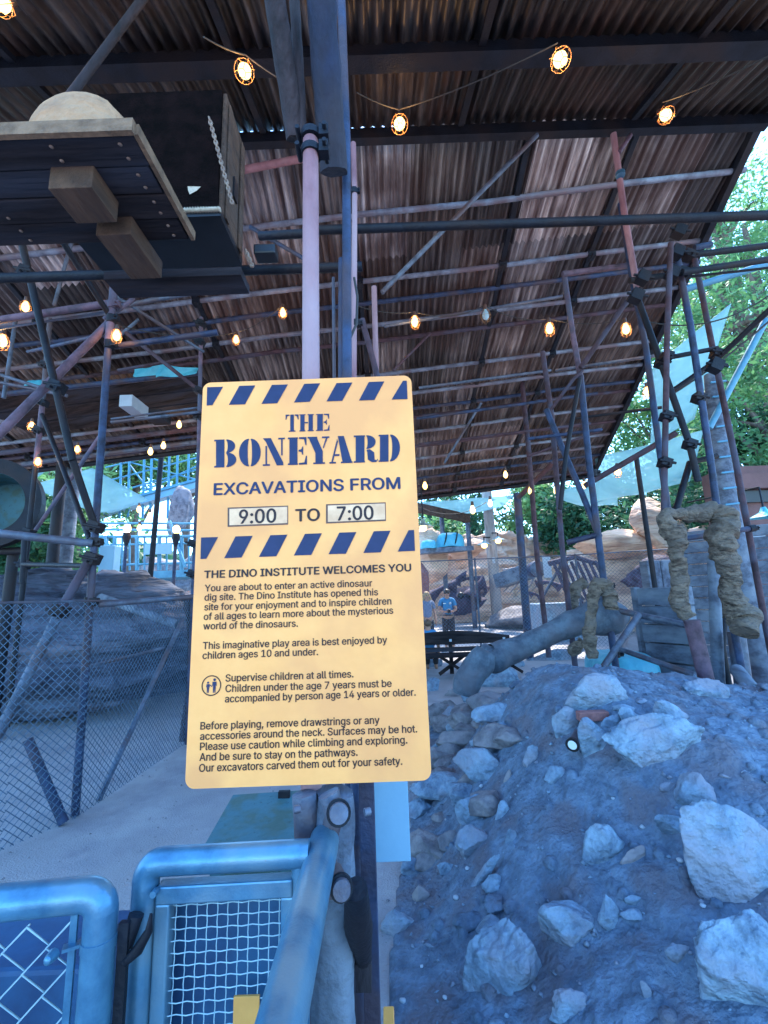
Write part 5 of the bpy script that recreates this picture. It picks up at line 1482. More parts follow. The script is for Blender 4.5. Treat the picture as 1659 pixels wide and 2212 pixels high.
# fossils in the rock faces
def ribs(cu, cv, Y, n, w_, h_, m, label, lean=.3):
    c = at(cu, cv, Y)
    t_ = thing('fossil_ribs', label, 'fossil', c)
    MB().loft([c + V((-w_ * .6, 0, h_ * .5)), c + V((0, -.1, h_ * .62)), c + V((w_ * .6, 0, h_ * .45))], [.09, .12, .07], 10, fold=lambda tt, an, p: 1 + .25 * math.sin(tt * 60)).build('backbone', M[m], t_)
    for i in range(n):
        x = -w_ / 2 + w_ * i / (n - 1)
        k = 1 - .25 * abs(i - n / 2) / n
        MB().loft([c + V((x, -.05, h_ * .52)), c + V((x + lean * .2, -.22, h_ * .2)), c + V((x + lean * .55, -.22, -h_ * .2 * k)), c + V((x + lean, -.1, -h_ * .5 * k))], [.05, .055, .045, .02], 8).build('rib', M[m], t_)
    return t_
ribs(1245, 1268, 14.0, 8, 1.3, 1.5, 'purple', 'row of dark fossil ribs standing in the pale rock wall', .45)
ribs(1135, 1255, 20.5, 6, 1.6, 1.0, 'bonepale', 'pale fossil ribs lying in the dig left of the blue barrel', -.6)
def skull(u, v, Y, s, m, label):
    c = at(u, v, Y)
    t_ = thing('fossil_skull', label, 'fossil', c)
    rockshape(c, (V((s, .1 * s, .35 * s)), V((0, s * .5, 0)), V((-.2 * s, 0, s * .55))), int(u), 4, 6, .18).build('cranium', M[m], t_)
    for dx, dz, q in ((-.35, .12, .16), (.1, .12, .13), (.42, .2, .10)):
        MB().ell(c + V((dx * s, -s * .52, dz * s)), (q * s, .1 * s, q * s)).build('eye_socket', M['black'], t_)
    for i in range(7):
        p = c + V((-s * .7 + i * s * .2, -s * .42, -s * .48 + i * .05 * s))
        MB().loft([p, p + V((0, 0, -s * .16))], [s * .05, s * .01], 6).build('tooth', M['bonepale'], t_)
skull(1410, 1240, 13.5, .72, 'purple', 'dark fossil skull set in the pale rock wall')
skull(1008, 1292, 20, .95, 'purple', 'big purple horned fossil skull in the dig behind the guard')
for (u0, v0, u1, v1, Y, r, lab) in ((930, 1290, 985, 1265, 20, .22, 'purple long fossil bone above the woman'), (985, 1262, 1005, 1245, 20.5, .2, 'short dark fossil bone standing at the skull'), (1020, 1290, 1046, 1262, 19.5, .32, 'purple fossil frill plate beside the timber pole'), (1160, 1262, 1210, 1270, 18, .14, 'dark log like fossil bone right of the timber pole'), (978, 1262, 1040, 1252, 21.5, .14, 'broken bones heaped on the brown rock ledge'), (1145, 1285, 1172, 1300, 17.5, .10, 'small dark bone below the blue barrel')):
    a, b = at(u0, v0, Y), at(u1, v1, Y)
    MB().loft([a.lerp(b, i / 10) + V((0, 0, .15 * math.sin(i / 10 * 3.1))) for i in range(11)], [r * (1.3 - .8 * math.sin(i / 10 * 3.1)) for i in range(11)], 12, fold=lambda tt, an, p: 1 + .2 * fbm(p * 4)).build('fossil_bone', M['purple'], label=lab, cat='fossil')

# timber pole in the back with lamps
tp0 = at(1076, 1352, 20)
t = thing('timber_pole', 'tall grey round timber pole standing in the middle of the dig site', 'pole', (tp0.x, 20, gz(0, 20)))
MB().loft([V((tp0.x, 20, .15)), V((tp0.x, 20, 3.2)), V((tp0.x - .03, 20, 6.3))], [.24, .235, .22], 18, fold=lambda tt, an, p: 1 + .05 * fbm(p * 3)).build('trunk', M['woodpale'], t)
c = V((tp0.x - .02, 19.75, 3.05)); MB().box(c, (.12, .02, .26)).build('notice', M['white'], t)
for u, v, Y in ((1046, 1176, 18.7), (1076, 1166, 18.9)):
    c = at(u, v, Y)
    MB().loft([c + V((0, 0, .16)), c + V((0, 0, .08)), c + V((0, 0, -.02))], [.05, .10, .34], 16, caps=False).build('lamp_shade', M['shade'], t)
    MB().loft([c + V((0, 0, .1)), c + V((0, 0, .3)), V((tp0.x, 20, c.z + .45))], .03, 6).build('lamp_arm', M['dark'], t)
    MB().ell(c + V((0, 0, -.05)), (.13, .13, .11)).build('lamp_bulb', M['bulb'], t)
c = at(914, 1138, 12); t2 = thing('shade_lamp', 'enamel shade lamp glowing at the right edge of the notice board', 'lamp', c)
MB().loft([c + V((0, 0, .22)), c + V((0, 0, .10)), c + V((0, 0, -.01))], [.04, .07, .30], 16, caps=False).build('lamp_shade', M['shade'], t2)
MB().ell(c + V((0, 0, -.03)), (.10, .10, .10)).build('lamp_bulb', M['bulb'], t2)
MB().loft([c + V((0, 0, .2)), c + V((0, 0, 1.2))], .02, 6).build('lamp_rod', M['dark'], t2)
# open shed roof beam and post in the back
MB().beam(at(870, 1090, 16), at(1012, 1120, 19), .2, .35).build('roof_beam', M['woodtan'], label='pale timber beam in the back right of the notice board', cat='beam')
for u, lab in ((1011, 'grey slim post under the end of the pale timber beam'), (955, 'light blue post under the middle of the pale timber beam')):
    q = at(u, 1115, 19); MB().tube(V((q.x, 19.2, 0)), q + V((0, .2, 0)), .10, 10).build('post', M['steel'], label=lab, cat='post')
# tarpaulin covered boxes on the ledge
def lump(u0, v0, u1, v1, Y, d, m, label, name='tarpaulin', seed=1, cat='tarpaulin'):
    a, b = at(u0, v1, Y), at(u1, v0, Y)
    cx_, w_, h_ = (a.x + b.x) / 2, abs(b.x - a.x) / 2, b.z - a.z
    mb = MB(); n, m_ = 40, 16; vs = []
    for j in range(m_ + 1):
        al = math.pi / 2 * j / m_
        for i in range(n):
            p_ = 2 * math.pi * i / n
            sx = abs(math.cos(p_)) ** .6 * (1 if math.cos(p_) > 0 else -1); sy = abs(math.sin(p_)) ** .6 * (1 if math.sin(p_) > 0 else -1)
            q = V((cx_ + w_ * sx * math.cos(al) ** .35, Y + d * sy * math.cos(al) ** .35, a.z + h_ * math.sin(al) ** .8))
            q += V((.5, .5, 1)) * (.10 * h_ * fbm(q * (1.6 / max(h_, .3)) + V((seed, 0, 0))))
            vs.append(q)
    mb.add(vs, [(j * n + i, j * n + (i + 1) % n, (j + 1) * n + (i + 1) % n, (j + 1) * n + i) for j in range(m_) for i in range(n)], True)
    o = mb.build(name, M[m], label=label, cat=cat)
    return o, V((cx_, Y, a.z)), w_, h_
o_, c_, w_, h_ = lump(943, 1152, 1000, 1184, 18.5, .6, 'tarp', 'light blue tarpaulin tied over boxes on the rock ledge')
for dx in (-.4, .35):
    MB().loft([c_ + V((dx * w_ + .1 * k_, -.62 * (1 - .1 * abs(k_)), h_ * z_)) for k_, z_ in ((-1, .02), (0, .6), (.4, .98))], .03, 6).build('rope', M['dark'], o_)
lump(908, 1168, 942, 1188, 17.5, .5, 'tarp', 'small light blue tarpaulin bundle beside the notice board', seed=5)
MB().beam(at(905, 1192, 17.4), at(1008, 1186, 18.6), .9, .18).build('ledge_beam', M['wood'], label='grey timber platform edge under the blue tarpaulin bundles', cat='beam')
lump(1283, 1405, 1392, 1452, 6.6, .55, 'tarp', 'bright blue tarpaulin heap on the ground behind the mound crest', seed=9)
# timber trough, barrel, table in the dig
MB().beam(at(1078, 1256, 18.5), at(1140, 1235, 17.5), .7, .55).build('timber_trough', M['wood'], label='sloping grey timber trough right of the timber pole', cat='trough', bevel=.03)
c = at(1157, 1230, 16.5)
t = thing('barrel', 'blue barrel lying on the rock by the pipes in the back', 'barrel', c)
MB().loft([c + V((0, -.3, 0)), c + V((0, -.15, 0)), c + V((0, .3, 0))], [.28, .31, .28], 20).build('body', M['bluesteel'], t)
MB().loft([c + V((0, -.31, 0)), c + V((0, -.33, 0))], [.29, .29], 20).build('rim', M['steel'], t)
c = at(1182, 1225, 16)
MB().box(c, (.28, .05, .75)).build('notice', M['white'], label='small pale notice standing beside the blue barrel', cat='notice', bevel=.01)
c = at(1205, 1330, 15)
t = thing('dig_box', 'pale stone dig box with crossed bars left of the small burlap wrap', 'box', V((c.x, 15, 0)))
MB().box(V((c.x, 15, .62)), (1.5, 1.0, 1.24)).build('body', M['rockpale'], t, bevel=.05)
for s_ in (-1, 1): MB().tube(V((c.x - .7 * s_, 14.5, 1.3)), V((c.x + .1 * s_, 14.6, 2.4)), .05, 8).build('bar', M['steel'], t)

# ------------------------------------------------------------------ bench
def arcpt(u0, u1, n=8): return [u0 + (u1 - u0) * i / n for i in range(n + 1)]
by = 9.6
bl, br = at(845, 1385, by), at(1101, 1384, by)
t = thing('bench', 'dark slatted wooden bench with a curved top rail and crossed legs', 'bench', ((bl.x + br.x) / 2, by, 0))
def curved(z0, z1, zz0, zz1, name):
    mb = MB(); n = 16
    vs = []
    for i in range(n + 1):
        tt = i / n; x = bl.x + (br.x - bl.x) * tt; cv = math.sin(tt * math.pi)
        for yy in (by - .02, by + .02):
            vs += [V((x, yy, z0 + zz0 * cv)), V((x, yy, z1 + zz1 * cv))]
    fs = []
    for i in range(n):
        b = i * 4; e = b + 4
        fs += [(b, e, e + 1, b + 1), (b + 2, b + 3, e + 3, e + 2), (b + 1, e + 1, e + 3, b + 3), (b, b + 2, e + 2, e)]
    fs += [(0, 1, 3, 2), (n * 4, n * 4 + 2, n * 4 + 3, n * 4 + 1)]
    mb.add(vs, fs); mb.build(name, M['plank'], t)
curved(.60, .74, 0, .13, 'top_rail')
for z in (.50, .38): MB().box(((bl.x + br.x) / 2, by, z), (br.x - bl.x, .04, .09)).build('back_slat', M['plank'], t)
MB().box(((bl.x + br.x) / 2, by - .27, .42), (br.x - bl.x, .46, .045)).build('seat', M['plank'], t)
for x in (bl.x + .1, (bl.x + br.x) / 2, br.x - .12):
    MB().box((x, by + .045, .38), (.08, .05, .74)).build('back_post', M['plank'], t)
    MB().beam((x - .28, by - .1, .03), (x + .28, by - .1, .40), .07, .06).build('leg', M['plank'], t)
    MB().beam((x + .28, by - .17, .03), (x - .28, by - .17, .40), .07, .06).build('leg', M['plank'], t)
    for dz in (.68, .40): MB().box((x, by - .024, dz), (.05, .008, .05)).build('bolt_plate', M['white'], t)

# ------------------------------------------------------------------ people
def skinmesh(pts, edges, rads, sub=2):
    me = bpy.data.meshes.new('s'); me.from_pydata(pts, edges, [])
    o = bpy.data.objects.new('s', me); COL.objects.link(o)
    md = o.modifiers.new('k', 'SKIN'); sv = me.skin_vertices[0].data
    for i, r_ in enumerate(rads): sv[i].radius = (r_, r_) if not hasattr(r_, '__len__') else r_
    sv[0].use_root = True
    ms = o.modifiers.new('s', 'SUBSURF'); ms.levels = sub; ms.render_levels = sub
    m2 = bpy.data.meshes.new_from_object(o.evaluated_get(bpy.context.evaluated_depsgraph_get()))
    bpy.data.objects.remove(o)
    mb = MB(); mb.add([v.co.copy() for v in m2.vertices], [list(p.vertices) for p in m2.polygons], True)
    return mb
def person(x, y, z0, H, label, hair, top, legs, pose='stand', face=(0, -1), longhair=False, shortsleeve=True, look=0.0, badge=False):
    f_ = V((face[0], face[1], 0)).normalized(); s_ = V((-f_.y, f_.x, 0)); k = H / 1.75
    def W(a, b, c): return V((x, y, z0)) + s_ * (a * k) + f_ * (b * k) + V((0, 0, c * k))
    P, E, Rd = [], [], []
    def ad(p, r_, par=None):
        P.append(p); Rd.append(r_ * k)
        if par is not None: E.append((par, len(P) - 1))
        return len(P) - 1
    sit = pose == 'sit'; dz = -.45 if sit else 0
    pel = ad(W(0, 0, .95 + dz), .13)
    wai = ad(W(0, 0, 1.10 + dz), .125, pel)
    che = ad(W(0, .01, 1.30 + dz), .15, wai)
    nb = ad(W(0, 0, 1.45 + dz), .075, che)
    nk = ad(W(0, .015, 1.52 + dz), .052, nb)
    hd = ad(W(0, .03, 1.60 + dz), .078, nk); ht = ad(W(0, .02, 1.68 + dz), .072, hd)
    hands = []
    for s in (-1, 1):
        sh = ad(W(.17 * s, 0, 1.42 + dz), .062, nb)
        if pose == 'hands':
            el = ad(W(.25 * s, .02, 1.15), .045, sh); wr = ad(W(.09 * s, .24, 1.10), .032, el); hn = ad(W(.03 * s, .29, 1.11), .036, wr)
        else:
            el = ad(W(.24 * s, -.02, 1.14 + dz), .045, sh); wr = ad(W(.23 * s, .10, .92 + dz), .032, el); hn = ad(W(.21 * s, .13, .84 + dz), .036, wr)
        hands.append(P[hn])
        hp = ad(W(.09 * s, 0, .88 + dz), .095, pel)
        if sit: kn = ad(W(.11 * s, .42, .48), .065, hp); an = ad(W(.11 * s, .45, .10), .045, kn); to = ad(W(.11 * s, .58, .04), .04, an)
        else: kn = ad(W(.10 * s, .02, .48), .065, hp); an = ad(W(.10 * s, -.01, .09), .045, kn); to = ad(W(.11 * s, .13, .04), .04, an)
    body = skinmesh(P, E, Rd)
    hc = W(0, .03, 1.635 + dz)
    for s in (-1, 1):
        body.ell(hc + s_ * (.082 * k * s) + V((0, 0, -.01)), (.018 * k, .018 * k, .032 * k), 8, 6)
    body.ell(hc + f_ * (.098 * k) + V((0, 0, -.02 * k)), (.016 * k, .02 * k, .024 * k), 8, 6)
    for s in (-1, 1):
        for j in range(4):
            h0 = hands[0 if s < 0 else 1]
            d = (f_ * .6 - s_ * (.8 * s if pose == 'hands' else 0) + V((0, 0, -.9 if pose != 'hands' else -.1))).normalized()
            o1 = V((0, 0, .016 * k * (1.5 - j))) if pose == 'hands' else f_ * (.016 * k * (1.5 - j))
            body.loft([h0 + o1, h0 + o1 + d * .05 * k, h0 + o1 + d * (.085 - .006 * abs(j - 1)) * k - f_ * .012], [.010 * k, .009 * k, .007 * k], 6)
        body.loft([h0, h0 + f_ * .03 * k + V((0, 0, .035 * k)), h0 + f_ * .04 * k + V((0, 0, .065 * k))], [.012 * k, .010 * k, .008 * k], 6)
    b = body.build('person', M['skin'], label=label, cat='person')
    for s in (-1, 1):
        MB().ell(hc + s_ * (.032 * k * s) + f_ * (.092 * k) + V((0, 0, .012 * k)), (.012 * k, .006, .007 * k), 8, 5).build('eye', M['black'], b)
    MB().ell(hc + f_ * (.093 * k) + V((0, 0, -.058 * k)), (.024 * k, .008, .006 * k), 8, 5).build('mouth', M['rust'], b)
    # hair
    hm = MB(); n = 18
    hm.ell(hc + V((0, 0, .035 * k)) - f_ * (.022 * k), (.098 * k, .105 * k, .098 * k), 18, 10)
    if longhair:
        for s in (-1, 0, 1):
            hm.loft([hc + s_ * (.07 * k * s) - f_ * (.05 * k) + V((0, 0, .05 * k)), hc + s_ * (.105 * k * s) - f_ * .05 + V((0, 0, -.1 * k)), hc + s_ * (.12 * k * s) - f_ * .03 + V((0, 0, -.32 * k)), hc + s_ * (.11 * k * s) + V((0, 0, -.46 * k))], [.05 * k, .065 * k, .06 * k, .02 * k], 10, fold=lambda tt, an, p: 1 + .12 * math.sin(an * 5 + tt * 9))
    hm.build('hair', M[hair], b)
    # shirt
    P2_, E2, R2 = [], [], []
    def ad2(p, r_, par=None):
        P2_.append(p); R2.append(r_ * k)
        if par is not None: E2.append((par, len(P2_) - 1))
        return len(P2_) - 1
    a = ad2(W(0, 0, .96 + dz), .150); a1 = ad2(W(0, 0, 1.12 + dz), .150, a); a2 = ad2(W(0, .01, 1.30 + dz), .172, a1); a3 = ad2(W(0, 0, 1.45 + dz), .095, a2)
    for s in (-1, 1):
        q = ad2(W(.175 * s, 0, 1.425 + dz), .078, a3)
        ad2(W(.225 * s, .005, 1.24 + dz), .074, q)
    sh_ = skinmesh(P2_, E2, R2).build('shirt', M[top], b)
    if badge:
        MB().ell(W(.08, .185, 1.34), (.03, .012, .036), 10, 6).build('badge', M['badge'], sh_)
        MB().box(W(-.09, .182, 1.34), (.09, .012, .02)).build('name_bar', M['badge'], sh_)
        c1 = MB()
        for s in (-1, 1): c1.beam(W(.01 * s, .12, 1.44), W(.09 * s, .06, 1.50), .05, .012)
        c1.build('collar', M[top], sh_)
    P3, E3, R3 = [], [], []
    def ad3(p, r_, par=None):
        P3.append(p); R3.append(r_ * k)
        if par is not None: E3.append((par, len(P3) - 1))
        return len(P3) - 1
    a = ad3(W(0, 0, 1.00 + dz), .142)
    for s in (-1, 1):
        q = ad3(W(.09 * s, 0, .88 + dz), .115, a)
        if sit: q = ad3(W(.11 * s, .42, .48), .085, q); ad3(W(.11 * s, .45, .14), .07, q)
        else: q = ad3(W(.10 * s, .02, .48), .088, q); ad3(W(.10 * s, -.01, .12), .078, q)
    skinmesh(P3, E3, R3).build('trousers', M[legs], b)
    if badge:
        MB().loft([W(0, 0, 1.0) + s_ * (.158 * k * math.cos(a_)) + f_ * (.158 * k * math.sin(a_)) for a_ in [2 * math.pi * i / 16 for i in range(16)]], .02, 6, closed=True, caps=False).build('belt', M['black'], b)
        MB().box(W(.03, .33, 1.12), (.09, .03, .13), Matrix.Rotation(.5, 3, 'X')).build('notebook', M['dark'], b)
    return b
gq = at(965, 1284, 13.6)
person(gq.x, 13.6, .02, 1.76, 'uniformed guard in a light blue shirt with badge looking at something in both hands', 'hairdark', 'shirt', 'trouser', pose='hands', badge=True, face=(-.1, -1))
wq = at(921, 1295, 13.0)
person(wq.x, 13.0, .02, 1.70, 'woman with long blond hair in a blue grey top beside the notice board edge', 'hairblond', 'shirtgrey', 'trouser', longhair=True, face=(.25, -1))
cq = at(923, 1340, 10.1)
person(cq.x, 10.05, -.04, 1.52, 'child with brown hair in a bright blue top seated on the bench', 'hairbrown', 'shirt', 'trouser', pose='sit', face=(.2, 1))

# ------------------------------------------------------------------ timber crib, slat wall, red board wall on the right
def slatwall(name, a, b, z0, z1, n, m, label, depth=.08, jit=.03):
    t_ = thing(name, label, 'wall', (a.x, a.y, 0))
    for i in range(n):
        za = z0 + (z1 - z0) * i / n; zb = z0 + (z1 - z0) * (i + .93) / n
        rnd2 = random.Random(i * 7 + n)
        d = V((rnd2.uniform(-jit, jit), rnd2.uniform(-jit, jit), 0))
        MB().beam(a + d + V((0, 0, (za + zb) / 2)), b + d + V((0, 0, (za + zb) / 2)), depth, zb - za).build('board', M[m], t_, bevel=.008)
    for q in (a.lerp(b, .04), a.lerp(b, .96)):
        MB().beam(V((q.x, q.y + depth, 0)), V((q.x, q.y + depth, z1)), .09, .09, (0, 1, 0)).build('post', M[m], t_)
    return t_
a, b = at(1395, 1360, 6.6), at(1502, 1368, 6.0)
slatwall('timber_crib', V((a.x, a.y, 0)), V((b.x, b.y, 0)), .1, 1.62, 6, 'wood', 'low crib of dark weathered timbers behind the thin black pole', .18)
a, b = at(1405, 1330, 9), at(1760, 1330, 7.2)
slatwall('slat_wall', V((at(1494, 1330, 8.2).x, 8.2, 0)), V((b.x, b.y, 0)), .2, 2.6, 12, 'wood', 'grey horizontal board wall behind the burlap arch at the right edge', .06, .02)
t = thing('hut', 'brown painted hut with a dark roof edge behind the board wall', 'hut', (at(1620, 1150, 11).x, 11, 0))
hx = at(1588, 1150, 11).x
MB().box((hx + 3.4, 11.6, 2.3), (6.4, 1.0, 4.6)).build('wall', M['redwall'], t)
MB().box((hx + 3.4, 11.1, 4.15), (6.5, .5, .38)).build('roof_edge', M['redwall'], t)
MB().box((hx + 3.4, 11.06, 3.78), (6.2, .12, .30)).build('gap', M['black'], t)
MB().box((hx + .5, 11.05, 2.75), (.5, .06, .45)).build('window', M['white'], t)
c = at(1652, 1114, 9.0); t2 = thing('shade_lamp', 'light blue enamel lamp shade at the right edge in front of the hut', 'lamp', c)
MB().loft([c + V((0, 0, .18)), c + V((0, 0, .08)), c + V((0, 0, -.04))], [.04, .08, .28], 16, caps=False).build('lamp_shade', M['tarp'], t2)
MB().loft([c + V((0, 0, .17)), c + V((0, .0, .6)), c + V((0, 2.2, .75))], .02, 6).build('lamp_arm', M['dark'], t2)
for (u, v, Y, w_, h_, lab) in ((1415, 1300, 10, .3, 1.1, 'grey upright stump left of the thin black pole'), (1447, 1310, 10, .3, 1.1, 'grey upright stump right of the thin black pole')):
    c = at(u, v, Y)
    MB().box((c.x, Y, h_), (w_, w_, h_ * 2)).build('stump', M['wood'], label=lab, cat='post', bevel=.02)
# bamboo like cabled mast at the right edge
mq = at(1570, 1100, 7.0)
t = thing('cabled_mast', 'pale round mast with ladder cleats and cable ties behind the right scaffold', 'mast', (mq.x, 7, 0))
mt = at(1535, 810, 7.0)
MB().loft([V((mq.x + .12, 7, 0)), mq, mt], [.17, .16, .10], 14).build('mast', M['wood'], t)
for i in range(9):
    q = mq.lerp(mt, i / 9 + .02)
    MB().loft([q + V((-.13, -.15, 0)), q + V((.13, -.15, .02))], .018, 6).build('cleat', M['cyan'], t)

# ------------------------------------------------------------------ mid left: plank walkway overhead, tarp, slide, catwalk
w0, w1 = at(-80, 868, 6.4), at(432, 812, 7.2)
t = thing('plank_walkway', 'overhead plank walkway with a pipe edge on the left', 'walkway', (w0.x, w0.y, w0.z))
wz = (w0.z + w1.z) / 2
wz0, wz1 = w0.z, w1.z
mb = MB()
dd = V((.15, 1.0, 0))
nP = 6
for k in range(nP):
    d0 = V((0, 1.45 * k / nP + .01, .012 * (k % 2))); d1 = V((0, 1.45 * (k + 1) / nP - .01, .012 * (k % 2)))
    A_, B2 = w0 + d0, w1 + d0; C2, D2 = w1 + d1, w0 + d1; up_ = V((0, 0, .05))
    mb = MB(); mb.add([A_, B2, C2, D2, A_ + up_, B2 + up_, C2 + up_, D2 + up_], [(0, 1, 2, 3), (4, 7, 6, 5), (0, 4, 5, 1), (1, 5, 6, 2), (2, 6, 7, 3), (3, 7, 4, 0)])
    mb.build('plank', M['plank'], t)
MB().loft([w0 + V((0, -.06, .02)), w1 + V((0, -.06, .02))], .045, 10).build('edge_pipe', M['bluesteel'], t)
c = at(262, 858, 6.95)
MB().box(at(276, 858, 6.75) + V((0, .2, -.08)), (.21, .5, .20)).build('skid_block', M['white'], t, bevel=.006)
MB().box(at(310, 878, 7.3) + V((.1, .3, -.08)), (.3, .4, .14)).build('skid_block', M['plank'], t)
def sheetgrid(c4, nu, nv, zf, m, name, label, cat, thick=.004):
    a, b, c, d = c4; mb = MB(); vs = []
    for j in range(nv + 1):
        for i in range(nu + 1):
            u_2, v_2 = i / nu, j / nv
            q = a.lerp(b, u_2).lerp(d.lerp(c, u_2), v_2)
            vs.append(q + zf(u_2, v_2, q))
    mb.add(vs, [(j * (nu + 1) + i, j * (nu + 1) + i + 1, (j + 1) * (nu + 1) + i + 1, (j + 1) * (nu + 1) + i) for j in range(nv) for i in range(nu)], True)
    o = mb.build(name, M[m], label=label, cat=cat)
    s_ = o.modifiers.new('thickness', 'SOLIDIFY'); s_.thickness = thick
    return o
# tarp draped along the walkway rail
tl = [(288, 786), (306, 795), (330, 797), (343, 783), (352, 782), (372, 793), (400, 796), (430, 790)]
mb = MB(); vs = []
for i, (u, v) in enumerate(tl):
    vbot = 818 - (u - 288) / 150 * 7
    for j in range(5):
        q = at(u, v + (vbot - v) * j / 4, 6.95)
        q.y += .05 * math.sin(i * 2 + j)
        vs.append(q)
mb.add(vs, [(i * 5 + j, (i + 1) * 5 + j, (i + 1) * 5 + j + 1, i * 5 + j + 1) for i in range(len(tl) - 1) for j in range(4)], True)
o_ = mb.build('tarpaulin', M['tarp'], label='ragged light blue tarpaulin hung along the overhead walkway', cat='tarpaulin')
s_ = o_.modifiers.new('thickness', 'SOLIDIFY'); s_.thickness = .02
s2_ = o_.modifiers.new('smooth', 'SUBSURF'); s2_.levels = 2; s2_.render_levels = 2
lump(70, 832, 128, 850, 7.2, .3, 'tarp', 'small light blue bundle on the overhead walkway at the far left', seed=21)
# slide mouth
c = at(-14, 1088, 5.8)
t = thing('tube_slide', 'dark round tube slide mouth cut by the left edge', 'slide', c)
rA, rB = px(62, c), px(92, c)
ax_ = V((.35, -1, .0)).normalized(); sx_ = V((1, .35, 0)).normalized(); up_ = V((0, 0, 1))
n = 40
def ringpts(cc, r_): return [cc + sx_ * (r_ * math.cos(2 * math.pi * i / n)) + up_ * (r_ * 1.06 * math.sin(2 * math.pi * i / n)) for i in range(n)]
mb = MB(); rings = [ringpts(c + ax_ * .10, rA), ringpts(c + ax_ * .10, rB), ringpts(c - ax_ * .06, rB * 1.0), ringpts(c - ax_ * .5, rA * 1.1), ]
vs = sum(rings, []); mb.add(vs, [(k * n + i, k * n + (i + 1) % n, (k + 1) * n + (i + 1) % n, (k + 1) * n + i) for k in range(3) for i in range(n)], False)
mb.build('flange', M['dark'], t)
mb = MB(); rings = [ringpts(c + ax_ * .099, rA * .999), ringpts(c - ax_ * .5, rA * .98)]
mb.add(sum(rings, []), [(i, n + i, n + (i + 1) % n, (i + 1) % n) for i in range(n)], True); mb.add(rings[1], [list(range(n))])
mb.build('tube', M['green'], t)
MB().loft([c + V((.35 * k, .2, -.62 - .0 * k)) for k in (-1, 0, 1)], .05, 8).build('support', M['dark'], t)
MB().loft([c + V((.1, .3, -.6)), V((c.x + .1, c.y + .3, 0))], .07, 10).build('post', M['dark'], t)

# catwalk
K = lambda u, v, Y: at(u, v, Y)
t = thing('catwalk', 'light blue railed catwalk over the brown rock face left of the notice board', 'catwalk', (at(330, 1240, 14).x, 14, 0))
ca_, cb2 = K(196, 1242, 14.0), K(470, 1228, 14.0)
MB().beam(ca_ + V((0, .6, -.1)), cb2 + V((0, .6, -.1)), 1.3, .22).build('deck', M['cyan'], t)
for v0, v1, rr in ((1130, 1131, .035), (1144, 1146, .035), (1160, 1158, .045), (1178, 1172, .03), (1222, 1214, .035)):
    MB().loft([K(196, v0, 14), K(470, v1, 14)], rr, 8).build('rail', M['cyan'], t)
for i in range(17):
    u = 200 + i * 16
    MB().tube(K(u, 1160, 14), K(u, 1232, 14), .03 if i % 3 else .06, 6).build('railing_post', M['cyan'], t)
MB().beam(K(225, 1158, 13.9), K(260, 1252, 13.9), .08, .08, (0, 1, 0)).build('brace', M['cyan'], t)
MB().beam(K(366, 1125, 13.9), K(400, 1225, 13.9), .08, .08, (0, 1, 0)).build('brace', M['cyan'], t)
MB().box(K(342, 1186, 13.85), (.86, .03, .32)).build('sign_plate', M['panel'], t)
MB().beam(K(215, 1275, 13.8), K(294, 1248, 13.7), .5, .3).build('orange_beam', M['rust'], t)
for u, v in ((275, 1142), (381, 1144)):
    c = K(u, v, 12.6)
    l_ = thing('wall_lamp', 'round lit lamp standing on the catwalk railing, %s' % ('left one' if u < 300 else 'right one next to the notice board'), 'lamp', c, 'round lamps on the catwalk')
    MB().ell(c, (.10, .10, .13)).build('globe', M['bulb'], l_)
    MB().loft([c + V((0, 0, -.12)), c + V((0, 0, -.26)), c + V((0, 0, -.5))], [.10, .11, .04], 12).build('base', M['dark'], l_)
    MB().tube(c + V((0, 0, -.5)), V((c.x, c.y, .9)), .05, 8).build('post', M['bluesteel'], l_)
q = K(238, 1200, 11); MB().box((q.x, 11, 1.55), (.36, .3, 3.1)).build('concrete_post', M['panel'], label='pale square post in front of the catwalk', cat='post', bevel=.02)
q = K(150, 1100, 10.5); MB().loft([V((q.x, 10.5, 0)), V((q.x, 10.5, 5.2))], .17, 12, fold=lambda tt, an, p: 1 + .06 * fbm(p * 3)).build('timber_post', M['wood'], label='pale grey timber pole behind the crossing braces on the left', cat='post')
q = K(126, 1090, 10); MB().loft([V((q.x, 10, 0)), V((q.x, 10, 5.0))], .12, 12).build('timber_post', M['dark'], label='dark timber pole just left of the pale one on the left', cat='post')
q = K(343, 1000, 11.5); MB().loft([V((q.x - .1, 11.5, 0)), K(349, 980, 11.5)], .07, 8).build('steel_post', M['dark'], label='dark slim post in front of the catwalk near the notice board', cat='post')
MB().loft([at(218, 1290, 6.8) , at(385, 1350, 5.9)], .06, 8).build('leaning_plank', M['wood'], label='dark beam leaning down behind the chain link left of the notice board', cat='beam')
# far scaffold with ramp
t = thing('scaffold', 'light blue distant scaffold with a ramp and stairs behind the catwalk', 'scaffold', (at(360, 1050, 18).x, 18, 0))
for u in (262, 280, 312, 328, 366, 384, 408):
    MB().tube(K(u, 975, 18), K(u - 4, 1120, 18), .05, 8).build('pole', M['cyan'], t)
for (u0, v0, u1, v1) in ((228, 1010, 440, 960), (228, 1040, 440, 985), (228, 1070, 440, 1010), (228, 985, 440, 1040), (262, 980, 330, 1070), (228, 960, 360, 1000), (312, 1060, 440, 1000)):
    MB().loft([K(u0, v0, 18.1), K(u1, v1, 18.1)], .035, 6).build('tube', M['cyan'], t)
MB().beam(K(205, 1112, 18), K(440, 1045, 18), .5, .34).build('ramp', M['panel'], t)
MB().beam(K(205, 1098, 17.7), K(440, 1032, 17.7), .08, .10).build('ramp_rail', M['cyan'], t)
